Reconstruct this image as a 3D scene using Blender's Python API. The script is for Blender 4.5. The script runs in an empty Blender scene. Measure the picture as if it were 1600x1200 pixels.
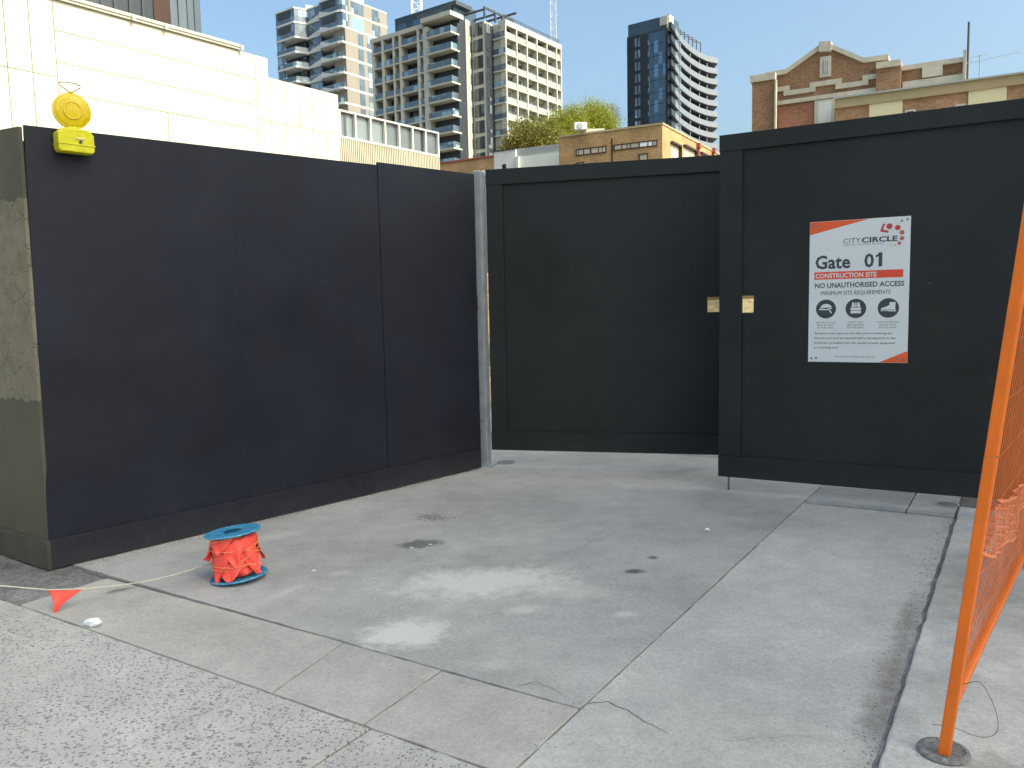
import bpy, bmesh, math, random
from mathutils import Vector, Matrix, noise
random.seed(7)
R_ = math.radians
sc = bpy.context.scene
COL = sc.collection

# ------------------------------------------------------------------ camera
FPX = 1250.0                                   # focal length in photo pixels (photo is 1600 wide)
CAMZ = 1.55
pit = math.atan(120/FPX); rol = math.atan(.0212)
Fw = Vector((0, math.cos(pit), -math.sin(pit)))
R0 = Vector((1, 0, 0)); U0 = Vector((0, math.sin(pit), math.cos(pit)))
Rt = R0*math.cos(rol) - U0*math.sin(rol); Up = U0*math.cos(rol) + R0*math.sin(rol)
CAM = Vector((0, 0, CAMZ))
cam = bpy.data.cameras.new('camera'); camo = bpy.data.objects.new('camera', cam); COL.objects.link(camo)
cam.sensor_width = 36; cam.lens = 36*FPX/1600; cam.clip_start = .05; cam.clip_end = 3000
M3 = Matrix((Rt, Up, -Fw)).transposed()
camo.matrix_world = Matrix.Translation(CAM) @ M3.to_4x4()
sc.camera = camo

# ------------------------------------------------------------------ sky and sun
SUN = Vector((.86, -.51, 0)).normalized(); ELEV = 43
w = bpy.data.worlds.new('World'); sc.world = w; w.use_nodes = True
nt = w.node_tree; bg = nt.nodes['Background']
sky = nt.nodes.new('ShaderNodeTexSky'); sky.sky_type = 'NISHITA'; sky.sun_disc = False
sky.sun_elevation = R_(ELEV); sky.sun_rotation = math.atan2(SUN.x, SUN.y)
sky.air_density = 1.0; sky.dust_density = 6.3; sky.ozone_density = 3.6
nt.links.new(sky.outputs[0], bg.inputs[0]); bg.inputs[1].default_value = .15
sl = bpy.data.lights.new('sun', 'SUN'); sl.energy = 2.0; sl.angle = R_(.5); sl.color = (1, .93, .80)
so = bpy.data.objects.new('sun', sl); COL.objects.link(so)
tosun = Vector((SUN.x*math.cos(R_(ELEV)), SUN.y*math.cos(R_(ELEV)), math.sin(R_(ELEV))))
so.rotation_euler = tosun.to_track_quat('Z', 'Y').to_euler(); so.location = (0, 0, 60)
sc.view_settings.view_transform = 'Standard'; sc.view_settings.look = 'None'
sc.view_settings.exposure = 1.1; sc.view_settings.gamma = 1
sc.view_settings.use_white_balance = True; sc.view_settings.white_balance_temperature = 6800; sc.view_settings.white_balance_tint = -2

# ------------------------------------------------------------------ helpers
def ray(px, py):
    return Fw + Rt*((px-800)/FPX) - Up*((py-600)/FPX)
def gp(px, py, z=0.0):                         # a point at height z seen at photo pixel (px, py)
    d = ray(px, py); t = (z-CAMZ)/d.z
    return CAM + d*t
def hdir(px, py=None):                         # level direction seen at a pixel (by default on the horizon)
    d = ray(px, 480-.0212*(px-800) if py is None else py); return Vector((d.x, d.y)).normalized()
def at(px, d, py=None):                        # plan point seen at a pixel, at depth d
    h = hdir(px, py); return h*(d/h.y)
def along(P, dr, px, py=None):                          # walk from plan point P along dr until column px
    h = hdir(px, py)
    det = -dr.x*h.y + dr.y*h.x
    t = (P.x*h.y - P.y*h.x)/det
    return P + dr*t
class Fr:                                      # an upright facade frame: u along, n out towards the viewer, z up
    def __init__(s, o, d):
        s.o = Vector(o[:2]); s.u = Vector(d[:2]).normalized()
        s.n = Vector((s.u.y, -s.u.x))
        if s.n.dot(s.o + s.u*.5) > 0: s.n = -s.n
    def pt(s, u, n, z):
        p = s.o + s.u*u + s.n*n; return Vector((p.x, p.y, z))
    def uz(s, px, py, n=0.0):
        d = ray(px, py); o = s.o + s.n*n
        t = (o.dot(s.n)-CAM.x*s.n.x-CAM.y*s.n.y)/(d.x*s.n.x+d.y*s.n.y)
        p = CAM + d*t
        return (Vector((p.x, p.y))-s.o).dot(s.u), p.z

class MB:
    def __init__(s): s.v = []; s.f = []
    def add(s, vs, fs):
        b = len(s.v); s.v += [Vector(v) for v in vs]; s.f += [[b+i for i in f] for f in fs]; return s
    def box(s, fr, u0, u1, n0, n1, z0, z1):
        P = [fr.pt(u, n, z) for z in (z0, z1) for n in (n0, n1) for u in (u0, u1)]
        return s.add(P, [(0,1,3,2),(4,6,7,5),(0,4,5,1),(2,3,7,6),(0,2,6,4),(1,5,7,3)])
    def wbox(s, x0, x1, y0, y1, z0, z1):
        P = [(x, y, z) for z in (z0, z1) for y in (y0, y1) for x in (x0, x1)]
        return s.add(P, [(0,1,3,2),(4,6,7,5),(0,4,5,1),(2,3,7,6),(0,2,6,4),(1,5,7,3)])
    def prism(s, A, B):                        # two matching loops
        n = len(A)
        return s.add(list(A)+list(B), [list(range(n))[::-1], list(range(n, 2*n))] + [(i, (i+1) % n, n+(i+1) % n, n+i) for i in range(n)])
    def fpoly(s, fr, uz, n0, n1):              # polygon in a facade plane, extruded along n
        return s.prism([fr.pt(u, n0, z) for u, z in uz], [fr.pt(u, n1, z) for u, z in uz])
    def plan(s, pts, z0, z1):
        return s.prism([(p[0], p[1], z0) for p in pts], [(p[0], p[1], z1) for p in pts])
    def beam(s, a, b, r, up=(0, 0, 1), k=4, r2=None):
        a = Vector(a); b = Vector(b); d = (b-a).normalized(); x = d.cross(Vector(up))
        if x.length < 1e-4: x = d.cross(Vector((1, 0, 0)))
        x.normalize(); y = d.cross(x); r2 = r if r2 is None else r2
        off = math.pi/4 if k == 4 else 0; q = math.sqrt(2) if k == 4 else 1
        L = lambda c, rr: [c + (x*math.cos(2*math.pi*i/k+off) + y*math.sin(2*math.pi*i/k+off))*rr*q for i in range(k)]
        return s.prism(L(a, r), L(b, r2))
    def tube(s, pts, r, k=6):
        pts = [Vector(p) for p in pts]; rings = []
        for i, p in enumerate(pts):
            d = (pts[min(i+1, len(pts)-1)] - pts[max(i-1, 0)]).normalized()
            x = d.cross(Vector((0, 0, 1)))
            if x.length < 1e-3: x = d.cross(Vector((1, 0, 0)))
            x.normalize(); y = d.cross(x)
            rr = r[i] if isinstance(r, (list, tuple)) else r
            rings.append([p + (x*math.cos(2*math.pi*j/k) + y*math.sin(2*math.pi*j/k))*rr for j in range(k)])
        vs = [v for g in rings for v in g]; fs = []
        for i in range(len(pts)-1):
            for j in range(k):
                a = i*k+j; b = i*k+(j+1) % k; fs.append((a, b, b+k, a+k))
        fs += [list(range(k))[::-1], [len(vs)-k+j for j in range(k)]]
        return s.add(vs, fs)
    def lathe(s, M, prof, k=32):               # profile of (r, z) about local z of matrix M
        vs = []; fs = []
        for (r, z) in prof:
            for j in range(k):
                a = 2*math.pi*j/k; vs.append(M @ Vector((r*math.cos(a), r*math.sin(a), z)))
        for i in range(len(prof)-1):
            for j in range(k):
                a = i*k+j; b = i*k+(j+1) % k; fs.append((a, b, b+k, a+k))
        fs += [list(range(k))[::-1], [len(vs)-k+j for j in range(k)]]
        return s.add(vs, fs)
    def build(s, name, m, parent=None, smooth=False, bevel=0, recalc=True, uvscale=1):
        o3 = parent_origin(parent)
        me = bpy.data.meshes.new(name)
        me.from_pydata([v - o3 for v in s.v], [], s.f)
        bm = bmesh.new(); bm.from_mesh(me)
        bmesh.ops.remove_doubles(bm, verts=bm.verts, dist=1e-6) if smooth else None
        if recalc: bmesh.ops.recalc_face_normals(bm, faces=bm.faces)
        uvl = bm.loops.layers.uv.new('UVMap')
        for f in bm.faces:
            nn = f.normal
            for l in f.loops:
                c = l.vert.co + o3
                if abs(nn.z) < .7:
                    t = Vector((-nn.y, nn.x)).normalized() if (nn.x or nn.y) else Vector((1, 0))
                    l[uvl].uv = (c.x*t.x + c.y*t.y, c.z)
                else: l[uvl].uv = (c.x, c.y)
            f.smooth = smooth
        bm.to_mesh(me); bm.free()
        me.materials.append(m)
        o = bpy.data.objects.new(name, me); COL.objects.link(o)
        if parent: o.parent = parent
        if bevel:
            b = o.modifiers.new('bevel', 'BEVEL'); b.width = bevel; b.segments = 2; b.limit_method = 'ANGLE'
        return o
def parent_origin(p):
    v = Vector((0, 0, 0))
    while p is not None: v += p.location; p = p.parent
    return v
def smooth_path(P, n=5):
    P = [Vector(p) for p in P]; out = []
    for i in range(len(P)-1):
        a, b, c, d = P[max(i-1, 0)], P[i], P[i+1], P[min(i+2, len(P)-1)]
        for k in range(n):
            t = k/n; out.append(.5*((2*b)+(c-a)*t+(2*a-5*b+4*c-d)*t*t+(3*b-a-3*c+d)*t**3))
    out.append(P[-1]); return out
def tag(o, label, cat, group=None, kind=None):
    if label: o['label'] = label
    if cat: o['category'] = cat
    if group: o['group'] = group
    if kind: o['kind'] = kind
    return o
def thing(name, loc, label, cat, group=None):
    o = bpy.data.objects.new(name, None); COL.objects.link(o); o.location = Vector(loc); o.empty_display_size = .2
    return tag(o, label, cat, group)

# ------------------------------------------------------------------ materials
def nodes(name):
    m = bpy.data.materials.new(name); m.use_nodes = True; t = m.node_tree
    return m, t, t.nodes['Principled BSDF']
def N(t, kind, **kw):
    n = t.nodes.new('ShaderNode'+kind)
    for k, v in kw.items(): setattr(n, k, v)
    return n
def ramp(t, src, pts):
    r = N(t, 'ValToRGB'); e = r.color_ramp.elements
    while len(e) < len(pts): e.new(.5)
    for i, (p, c) in enumerate(pts):
        e[i].position = p; e[i].color = (c, c, c, 1) if isinstance(c, (int, float)) else (*c, 1)
    t.links.new(src, r.inputs[0]); return r.outputs[0]
def mixc(t, fac, a, b, mode='MIX'):
    m = N(t, 'Mix', data_type='RGBA', blend_type=mode)
    for s, v in ((m.inputs[0], fac), (m.inputs[6], a), (m.inputs[7], b)):
        if isinstance(v, (int, float)): s.default_value = v
        elif isinstance(v, tuple): s.default_value = (*v[:3], 1)
        else: t.links.new(v, s)
    return m.outputs[2]
def mth(t, op, a, b=0.0):
    m = N(t, 'Math', operation=op)
    for s, v in ((m.inputs[0], a), (m.inputs[1], b)):
        if isinstance(v, (int, float)): s.default_value = v
        else: t.links.new(v, s)
    return m.outputs[0]
def noi(t, vec, scale, detail=4, rough=.55):
    n = N(t, 'TexNoise'); n.inputs['Scale'].default_value = scale; n.inputs['Detail'].default_value = detail
    n.inputs['Roughness'].default_value = rough
    t.links.new(vec, n.inputs['Vector']); return n.outputs[0]
def bump(t, bs, h, strength=.3, dist=.01):
    b = N(t, 'Bump'); b.inputs['Strength'].default_value = strength; b.inputs['Distance'].default_value = dist
    t.links.new(h, b.inputs['Height']); t.links.new(b.outputs[0], bs.inputs['Normal'])
def pmat(name, col, rough=.6, var=.12, scale=4, metal=0, bmp=0, spec=.5):
    m, t, b = nodes(name)
    g = N(t, 'NewGeometry').outputs['Position']
    n = noi(t, g, scale)
    f = ramp(t, n, [(.3, 0), (.7, 1)])
    lo = tuple(c*(1-var) for c in col); hi = tuple(min(1, c*(1+var)) for c in col)
    t.links.new(mixc(t, f, lo, hi), b.inputs['Base Color'])
    b.inputs['Roughness'].default_value = rough; b.inputs['Metallic'].default_value = metal
    b.inputs['Specular IOR Level'].default_value = spec
    if bmp: bump(t, b, noi(t, g, scale*6), bmp)
    return m
def glass_mat(name, col, rough=.06, sx=1.3, sz=3.0, var=.6, spec=1.0):     # window glass: blinds and rooms vary from pane to pane
    m, t, b = nodes(name)
    uv = N(t, 'UVMap').outputs[0]
    mp = N(t, 'Mapping'); mp.inputs['Scale'].default_value = (1/sx, 1/sz, 1); t.links.new(uv, mp.inputs[0])
    fl = N(t, 'VectorMath', operation='FLOOR'); t.links.new(mp.outputs[0], fl.inputs[0])
    wn = N(t, 'TexWhiteNoise', noise_dimensions='2D'); t.links.new(fl.outputs[0], wn.inputs[0])
    c = ramp(t, wn.outputs[0], [(0, tuple(x*(1-var) for x in col)), (.75, col), (.92, tuple(min(1, x*2.4+.05) for x in col))])
    fr = N(t, 'VectorMath', operation='FRACTION'); t.links.new(mp.outputs[0], fr.inputs[0])
    sp = N(t, 'SeparateXYZ'); t.links.new(fr.outputs[0], sp.inputs[0])
    edge = mth(t, 'LESS_THAN', sp.outputs[0], .07)
    t.links.new(mixc(t, edge, c, (.05, .055, .06)), b.inputs['Base Color'])
    b.inputs['Roughness'].default_value = rough; b.inputs['Specular IOR Level'].default_value = spec
    return m
def brick_mat(name, c1, c2, mortar, bw=.24, rh=.086):
    m, t, b = nodes(name)
    uv = N(t, 'UVMap').outputs[0]
    br = N(t, 'TexBrick'); t.links.new(uv, br.inputs['Vector'])
    br.inputs['Scale'].default_value = 1; br.inputs['Brick Width'].default_value = bw; br.inputs['Row Height'].default_value = rh
    br.inputs['Mortar Size'].default_value = .012; br.inputs['Mortar Smooth'].default_value = .2; br.inputs['Bias'].default_value = -.1
    br.inputs['Color1'].default_value = (*c1, 1); br.inputs['Color2'].default_value = (*c2, 1); br.inputs['Mortar'].default_value = (*mortar, 1)
    n = ramp(t, noi(t, uv, .7, 5), [(.3, .72), (.7, 1.15)])
    n2 = ramp(t, noi(t, uv, 7, 2), [(.3, .8), (.7, 1.15)])
    t.links.new(mixc(t, 1.0, mixc(t, 1.0, br.outputs[0], n, 'MULTIPLY'), n2, 'MULTIPLY'), b.inputs['Base Color'])
    b.inputs['Roughness'].default_value = .85
    bump(t, b, br.outputs[1], -.5, .02)
    return m

def concrete(name, base, stains=(), grain=.16, blot=.16, specks=0.0, tint=(1, .99, .96), crack=0):
    m, t, b = nodes(name)
    g = N(t, 'NewGeometry').outputs['Position']
    n1 = ramp(t, noi(t, g, .9, 6, .6), [(.32, 1-blot), (.68, 1+blot)])
    n2 = ramp(t, noi(t, g, 6, 5, .65), [(.3, 1-blot*.6), (.7, 1+blot*.6)])
    n3 = ramp(t, noi(t, g, 160, 2, .8), [(.3, 1-grain), (.7, 1+grain)])
    c = mixc(t, 1.0, tuple(base*x for x in tint), n1, 'MULTIPLY')
    n4 = ramp(t, noi(t, g, 45, 4, .75), [(.33, 1-grain*.7), (.67, 1+grain*.7)])
    c = mixc(t, 1.0, c, n2, 'MULTIPLY'); c = mixc(t, 1.0, c, n3, 'MULTIPLY'); c = mixc(t, 1.0, c, n4, 'MULTIPLY')
    # small light scuffs and dark spots lying about
    sc_ = ramp(t, noi(t, g, 14, 6, .75), [(.64, 0), (.74, .5)])
    c = mixc(t, sc_, c, tuple(min(1, base*1.5*x) for x in tint))
    vo = N(t, 'TexVoronoi', voronoi_dimensions='2D'); vo.inputs['Scale'].default_value = 16; t.links.new(g, vo.inputs['Vector'])
    dk = mth(t, 'LESS_THAN', vo.outputs['Distance'], mth(t, 'MULTIPLY', noi(t, g, 2.1, 2), .11))
    c = mixc(t, mth(t, 'MULTIPLY', dk, .4), c, (base*.35,)*3)
    wob = noi(t, g, 8, 9, .78)
    for (x, y, rx, ry, rot, col, amt, soft) in stains:
        mp = N(t, 'Mapping', vector_type='TEXTURE')
        mp.inputs['Location'].default_value = (x, y, 0); mp.inputs['Rotation'].default_value = (0, 0, R_(rot)); mp.inputs['Scale'].default_value = (rx, ry, 1)
        t.links.new(g, mp.inputs[0])
        ln = N(t, 'VectorMath', operation='LENGTH')
        sx = N(t, 'SeparateXYZ'); t.links.new(mp.outputs[0], sx.inputs[0])
        cx = N(t, 'CombineXYZ'); t.links.new(sx.outputs[0], cx.inputs[0]); t.links.new(sx.outputs[1], cx.inputs[1])
        t.links.new(cx.outputs[0], ln.inputs[0])
        d = mth(t, 'ADD', ln.outputs[1], mth(t, 'MULTIPLY', mth(t, 'SUBTRACT', wob, .5), 2.4))
        f = ramp(t, d, [(max(0, .9-soft), amt), (min(1, .9+soft*.3), 0)])
        c = mixc(t, f, c, mixc(t, 1.0, col, n3, 'MULTIPLY'))
    if specks:                                  # exposed aggregate: dark stones in pale cement
        mp = N(t, 'Mapping'); mp.inputs['Scale'].default_value = (1, 1, 1); t.links.new(g, mp.inputs[0])
        wv = N(t, 'VectorMath', operation='ADD'); t.links.new(g, wv.inputs[0])
        nz = N(t, 'TexNoise'); nz.inputs['Scale'].default_value = 60; t.links.new(g, nz.inputs['Vector'])
        vs = N(t, 'VectorMath', operation='SCALE'); vs.inputs['Scale'].default_value = .014; t.links.new(nz.outputs[1], vs.inputs[0])
        t.links.new(vs.outputs[0], wv.inputs[1])
        v2 = N(t, 'TexVoronoi', voronoi_dimensions='2D'); v2.inputs['Scale'].default_value = 80; t.links.new(wv.outputs[0], v2.inputs['Vector'])
        pick = N(t, 'SeparateColor'); t.links.new(v2.outputs['Color'], pick.inputs[0])
        size = mth(t, 'MULTIPLY', mth(t, 'MULTIPLY', pick.outputs[0], pick.outputs[0]), .66)
        patch = ramp(t, noi(t, g, 1.3, 3), [(.3, .55), (.55, 1.15)])
        st = mth(t, 'LESS_THAN', v2.outputs['Distance'], mth(t, 'MULTIPLY', mth(t, 'SUBTRACT', size, .10), patch))
        stone = mixc(t, pick.outputs[1], (base*.16, base*.16, base*.16), (base*.5, base*.48, base*.45))
        c = mixc(t, mth(t, 'MULTIPLY', st, specks), c, stone)
    t.links.new(c, b.inputs['Base Color'])
    b.inputs['Roughness'].default_value = .88; b.inputs['Specular IOR Level'].default_value = .25
    bump(t, b, mth(t, 'ADD', noi(t, g, 40, 6, .7), mth(t, 'MULTIPLY', noi(t, g, 220, 2), .5)), .35, .006)
    return m

LIGHT = (.60, .59, .53); OILY = (.05, .052, .055)
st_drive = [(-.2, 4.42, .60, .30, 8, LIGHT, .95, .5), (.3, 4.25, .3, .2, -20, LIGHT, .5, .8), (-.54, 3.71, .26, .21, 20, LIGHT, .95, .4),
            (.02, 3.98, .17, .07, 20, LIGHT, .6, .6), (-.1, 3.35, .12, .08, 0, LIGHT, .35, .8), (.55, 3.9, .08, .05, 0, LIGHT, .6, .6),
            (-.62, 5.18, .17, .11, 25, OILY, .65, .3), (.7, 4.55, .075, .055, 10, OILY, .8, .5), (.84, 4.79, .05, .04, 0, OILY, .75, .5),
            (-1.65, 5.45, .3, .12, 40, LIGHT, .4, .9), (-1.05, 4.62, .1, .05, 30, LIGHT, .4, .8), (-1.3, 4.3, .16, .06, 60, LIGHT, .4, .8),
            (1.35, 5.75, .7, .12, -30, (.40, .42, .41), .5, .8), (.5, 6.0, .8, .2, -25, (.36, .37, .36), .4, .9)]
M = {}
M['drive'] = concrete('driveway_concrete', .39, st_drive, tint=(1, .96, .90))
M['slab'] = concrete('pale_slab_concrete', .47, [(2.4, 5.1, .5, .08, 50, (.4, .4, .39), .5, .8), (1.5, 3.1, .09, 1.0, -32, (.19, .17, .14), .75, .95), (1.9, 3.75, .06, .5, -32, (.19, .17, .14), .6, .95),
                     (.5, 3.0, .5, .3, 0, (.33, .33, .31), .5, .9)], tint=(1, .965, .89))
M['apron'] = concrete('apron_concrete', .42, [(-2.25, 4.4, .1, .035, 35, OILY, .6, .6), (-1.6, 3.9, .8, .25, -30, (.25, .24, .21), .4, .9)], tint=(1, .95, .85))
M['path'] = concrete('exposed_aggregate', .46, specks=.75, grain=.12, tint=(1, .955, .87))
M['kerb'] = concrete('rough_kerb_concrete', .5, [(2.5, 4.3, .3, .8, -32, (.30, .29, .25), .6, .9), (1.63, 2.35, .3, .24, 0, (.17, .16, .13), .7, .7)], blot=.26, tint=(1, .965, .88))
M['hardstand'] = concrete('hardstand', .3, blot=.22, tint=(1, .98, .92))
M['cover'] = concrete('cover_concrete', .36, tint=(1, .96, .88))
M['dirt'] = concrete('gutter_dirt', .2, grain=.45, blot=.4, tint=(1, .93, .82))
M['gravel'] = concrete('grey_gravel', .2, grain=.5, blot=.5, tint=(1, .98, .93))
M['soil'] = concrete('site_soil', .2, grain=.45, blot=.6, tint=(1, .82, .48))
M['groove'] = pmat('joint_dirt', (.06, .055, .05), .95, .3, 30)

def paint_mat(name, col, dust, rough=.5):
    m, t, b = nodes(name)
    g = N(t, 'NewGeometry').outputs['Position']; uv = N(t, 'UVMap').outputs[0]
    n1 = ramp(t, noi(t, g, 1.1, 5), [(.3, .78), (.7, 1.25)])
    mp = N(t, 'Mapping'); mp.inputs['Scale'].default_value = (30, 2.2, 1); t.links.new(uv, mp.inputs[0])
    gr = noi(t, mp.outputs[0], 3, 4, .6)
    n2 = ramp(t, gr, [(.3, .9), (.7, 1.12)])
    c = mixc(t, 1.0, mixc(t, 1.0, col, n1, 'MULTIPLY'), n2, 'MULTIPLY')
    d = ramp(t, noi(t, g, 3.1, 7, .72), [(.56, 0), (.74, .14)])
    c = mixc(t, d, c, dust)
    vo = N(t, 'TexVoronoi'); vo.inputs['Scale'].default_value = 2.6; t.links.new(g, vo.inputs['Vector'])
    c = mixc(t, mth(t, 'MULTIPLY', mth(t, 'LESS_THAN', vo.outputs['Distance'], .011), .6), c, (.25, .25, .24))
    zs_ = N(t, 'SeparateXYZ'); t.links.new(g, zs_.inputs[0])
    sp_ = mth(t, 'SUBTRACT', mth(t, 'MULTIPLY', noi(t, g, 11, 8, .75), .75), zs_.outputs[2])
    c = mixc(t, ramp(t, sp_, [(.14, 0), (.38, .22)]), c, (.07, .066, .058))
    t.links.new(c, b.inputs['Base Color'])
    t.links.new(ramp(t, noi(t, g, 2.3, 5), [(.3, rough-.1), (.7, rough+.14)]), b.inputs['Roughness'])
    b.inputs['Specular IOR Level'].default_value = .3
    bump(t, b, mth(t, 'ADD', gr, mth(t, 'MULTIPLY', noi(t, g, 90, 3), .4)), .16, .004)
    return m
M['navy'] = paint_mat('black_paint_sky_tint', (.0112, .0130, .0220), (.05, .052, .06))  # black paint with the sky's blue sheen mixed into its colour
M['black'] = paint_mat('black_paint', (.0175, .0205, .0202), (.05, .055, .053))
# return wall: olive-grey dusty paint with the torn remains of pasted bills
def residue_mat():
    m, t, b = nodes('bill_paste_residue')
    g = N(t, 'NewGeometry').outputs['Position']
    sp = N(t, 'SeparateXYZ'); t.links.new(g, sp.inputs[0])
    base = mixc(t, ramp(t, noi(t, g, 2, 5), [(.3, 0), (.7, 1)]), (.058, .054, .038), (.085, .077, .055))
    z = mth(t, 'ADD', sp.outputs[2], mth(t, 'MULTIPLY', mth(t, 'SUBTRACT', noi(t, g, 9, 8, .75), .5), .16))
    band = mth(t, 'MULTIPLY', mth(t, 'GREATER_THAN', z, 1.04), mth(t, 'LESS_THAN', z, 2.25))
    paper = mixc(t, ramp(t, noi(t, g, 9, 6, .7), [(.35, 0), (.65, 1)]), (.135, .122, .085), (.21, .19, .138))
    c = mixc(t, mth(t, 'MULTIPLY', band, .8), base, paper)
    wv = N(t, 'VectorMath', operation='ADD'); t.links.new(g, wv.inputs[0])
    nz = N(t, 'TexNoise'); nz.inputs['Scale'].default_value = 6; t.links.new(g, nz.inputs['Vector'])
    vs = N(t, 'VectorMath', operation='SCALE'); vs.inputs['Scale'].default_value = .16; t.links.new(nz.outputs[1], vs.inputs[0]); t.links.new(vs.outputs[0], wv.inputs[1])
    v2 = N(t, 'TexVoronoi', feature='DISTANCE_TO_EDGE'); v2.inputs['Scale'].default_value = 8; t.links.new(wv.outputs[0], v2.inputs['Vector'])
    ck = mth(t, 'MULTIPLY', mth(t, 'LESS_THAN', v2.outputs['Distance'], .014), band)
    ck = mth(t, 'MULTIPLY', ck, ramp(t, noi(t, g, 3.3, 3), [(.42, 0), (.55, 1)]))
    c = mixc(t, mth(t, 'MULTIPLY', ck, .85), c, (.03, .028, .02))
    t.links.new(c, b.inputs['Base Color']); b.inputs['Roughness'].default_value = .8
    bump(t, b, mth(t, 'SUBTRACT', mth(t, 'ADD', band, noi(t, g, 25, 5)), ck), .5, .006)
    return m
M['return'] = residue_mat()
M['olive'] = pmat('dusty_black_paint', (.05, .047, .034), .7, .3, 5, bmp=.2)
M['rawply'] = pmat('raw_plywood_edge', (.42, .27, .10), .8, .3, 30)
M['galv'] = pmat('galvanised_steel', (.30, .315, .33), .55, .16, 9, metal=.15, bmp=.05)
M['bolt'] = pmat('bolt_steel', (.28, .28, .28), .45, .2, 40, metal=.7)
M['orange'] = pmat('orange_powder_coat', (.82, .17, .012), .42, .1, 6, bmp=.03)
M['orangewire'] = pmat('orange_coated_wire', (.72, .17, .03), .5, .15, 10)
M['rust'] = pmat('tie_wire', (.22, .18, .13), .6, .3, 30, metal=.4)
m, t, b = nodes('orange_barrier_net'); b.inputs['Base Color'].default_value = (.84, .24, .10, 1); b.inputs['Roughness'].default_value = .6
b.inputs['Transmission Weight'].default_value = .0; M['net'] = m
M['flag'] = pmat('orange_flag_plastic', (.97, .09, .062), .45, .08, 20, bmp=.08)
M['flagcord'] = pmat('orange_stained_cord', (.85, .32, .13), .7, .15, 60)
M['cord'] = pmat('cream_cord', (.62, .58, .46), .8, .12, 60)
m, t, b = nodes('scuffed_blue_plastic'); g = N(t, 'NewGeometry').outputs['Position']
t.links.new(mixc(t, ramp(t, noi(t, g, 45, 6, .75), [(.45, 0), (.68, .75)]), (.012, .21, .40), (.30, .58, .70)), b.inputs['Base Color']); b.inputs['Roughness'].default_value = .35
bump(t, b, noi(t, g, 60, 4), .2, .003); M['blue'] = m
M['darkblue'] = pmat('dark_blue_plastic', (.008, .07, .14), .4, .2, 30)
M['white'] = pmat('white_sign_face', (.74, .77, .76), .35, .03, 3)
M['signred'] = pmat('sign_red', (.80, .075, .035), .4, .05, 5)
M['signorange'] = pmat('sign_orange', (.86, .12, .03), .4, .05, 5)
M['signink'] = pmat('sign_charcoal_ink', (.045, .055, .07), .5, .05, 5)
M['signgrey'] = pmat('sign_grey_ink', (.17, .19, .2), .5, .05, 5)
M['crimson'] = pmat('logo_crimson', (.55, .05, .06), .45, .05, 5)
M['logobrown'] = pmat('logo_brick', (.50, .14, .09), .45, .05, 5)
M['logopale'] = pmat('logo_pale_gold', (.62, .50, .28), .45, .05, 5)
M['paper'] = pmat('white_paper', (.8, .82, .84), .7, .08, 40)
M['lampcase'] = pmat('yellow_lamp_case', (.62, .58, .015), .45, .1, 25, bmp=.06)
m, t, b = nodes('amber_lens'); uv = N(t, 'NewGeometry').outputs['Position']
b.inputs['Base Color'].default_value = (.92, .58, .01, 1); b.inputs['Roughness'].default_value = .18; b.inputs['Transmission Weight'].default_value = .25
wv = N(t, 'TexWave', wave_type='BANDS', bands_direction='X'); wv.inputs['Scale'].default_value = 34; wv.inputs['Distortion'].default_value = .4; t.links.new(uv, wv.inputs['Vector'])
bump(t, b, wv.outputs[1], .3, .004)
t.links.new(mixc(t, wv.outputs[1], (.78, .54, .0), (.93, .72, .02)), b.inputs['Base Color']); M['amber'] = m
M['amberrim'] = pmat('amber_rim', (.72, .49, .01), .35, .15, 30)
M['steelwire'] = pmat('steel_wire', (.25, .24, .22), .4, .1, 30, metal=.8)
# buildings
M['precast'] = pmat('cream_precast_panel', (.56, .535, .435), .8, .08, .45)
M['ribbed'] = pmat('cream_ribbed_concrete', (.52, .47, .36), .85, .08, 1.2)
M['jointgap'] = pmat('panel_joint', (.26, .24, .18), .9, .1, 5)
M['white_trim'] = pmat('white_trim', (.60, .60, .57), .6, .06, 2)
M['cream'] = pmat('cream_render', (.47, .455, .38), .75, .06, .3)
M['creampaint'] = pmat('cream_paint_panel', (.74, .66, .42), .7, .05, .5)
M['charcoal'] = pmat('charcoal_cladding', (.030, .036, .045), .5, .15, .4)  # lightened so the colour carries distance haze
M['bluegrey'] = pmat('blue_grey_cladding', (.045, .08, .115), .4, .15, .5)
M['taupe'] = pmat('taupe_wall', (.29, .255, .215), .8, .06, .5)
M['whitewall'] = pmat('white_render', (.66, .67, .63), .75, .06, .6)
M['tin'] = pmat('corrugated_tin', (.38, .41, .40), .5, .1, .5)
M['lightband'] = pmat('pale_balcony_band', (.20, .22, .255), .5, .05, .3)
M['recess'] = pmat('dark_recess', (.045, .052, .06), .6, .2, 1)  # raised a little to paint haze over the far towers
M['gl_blue'] = glass_mat('blue_balustrade_glass', (.085, .135, .16), .12, 1.2, 1.5, .3)
M['gl_pale'] = pmat('pale_balustrade', (.33, .35, .33), .35, .12, .8)
M['gl_dark'] = glass_mat('dark_window', (.055, .07, .08), .05, 1.0, 2.9)  # tower haze is put into this lighter glass tone
M['gl_deep'] = glass_mat('deep_blue_curtain_wall', (.030, .085, .15), .06, 1.4, 3.4, .45)
M['gl_sky'] = glass_mat('sky_blue_glass', (.10, .15, .20), .07, 1.3, 3.4, .45)
M['gl_room'] = glass_mat('pavilion_glass', (.20, .235, .235), .08, 2.0, 3.0, .4)
M['gl_tan'] = glass_mat('frosted_pane', (.62, .55, .42), .3, .9, 2.0, .2, .4)
M['teal'] = pmat('teal_glass', (.25, .52, .50), .15, .1, 1)
M['brick_brown'] = brick_mat('brown_brick', (.30, .15, .07), (.22, .105, .05), (.34, .25, .16))
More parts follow.
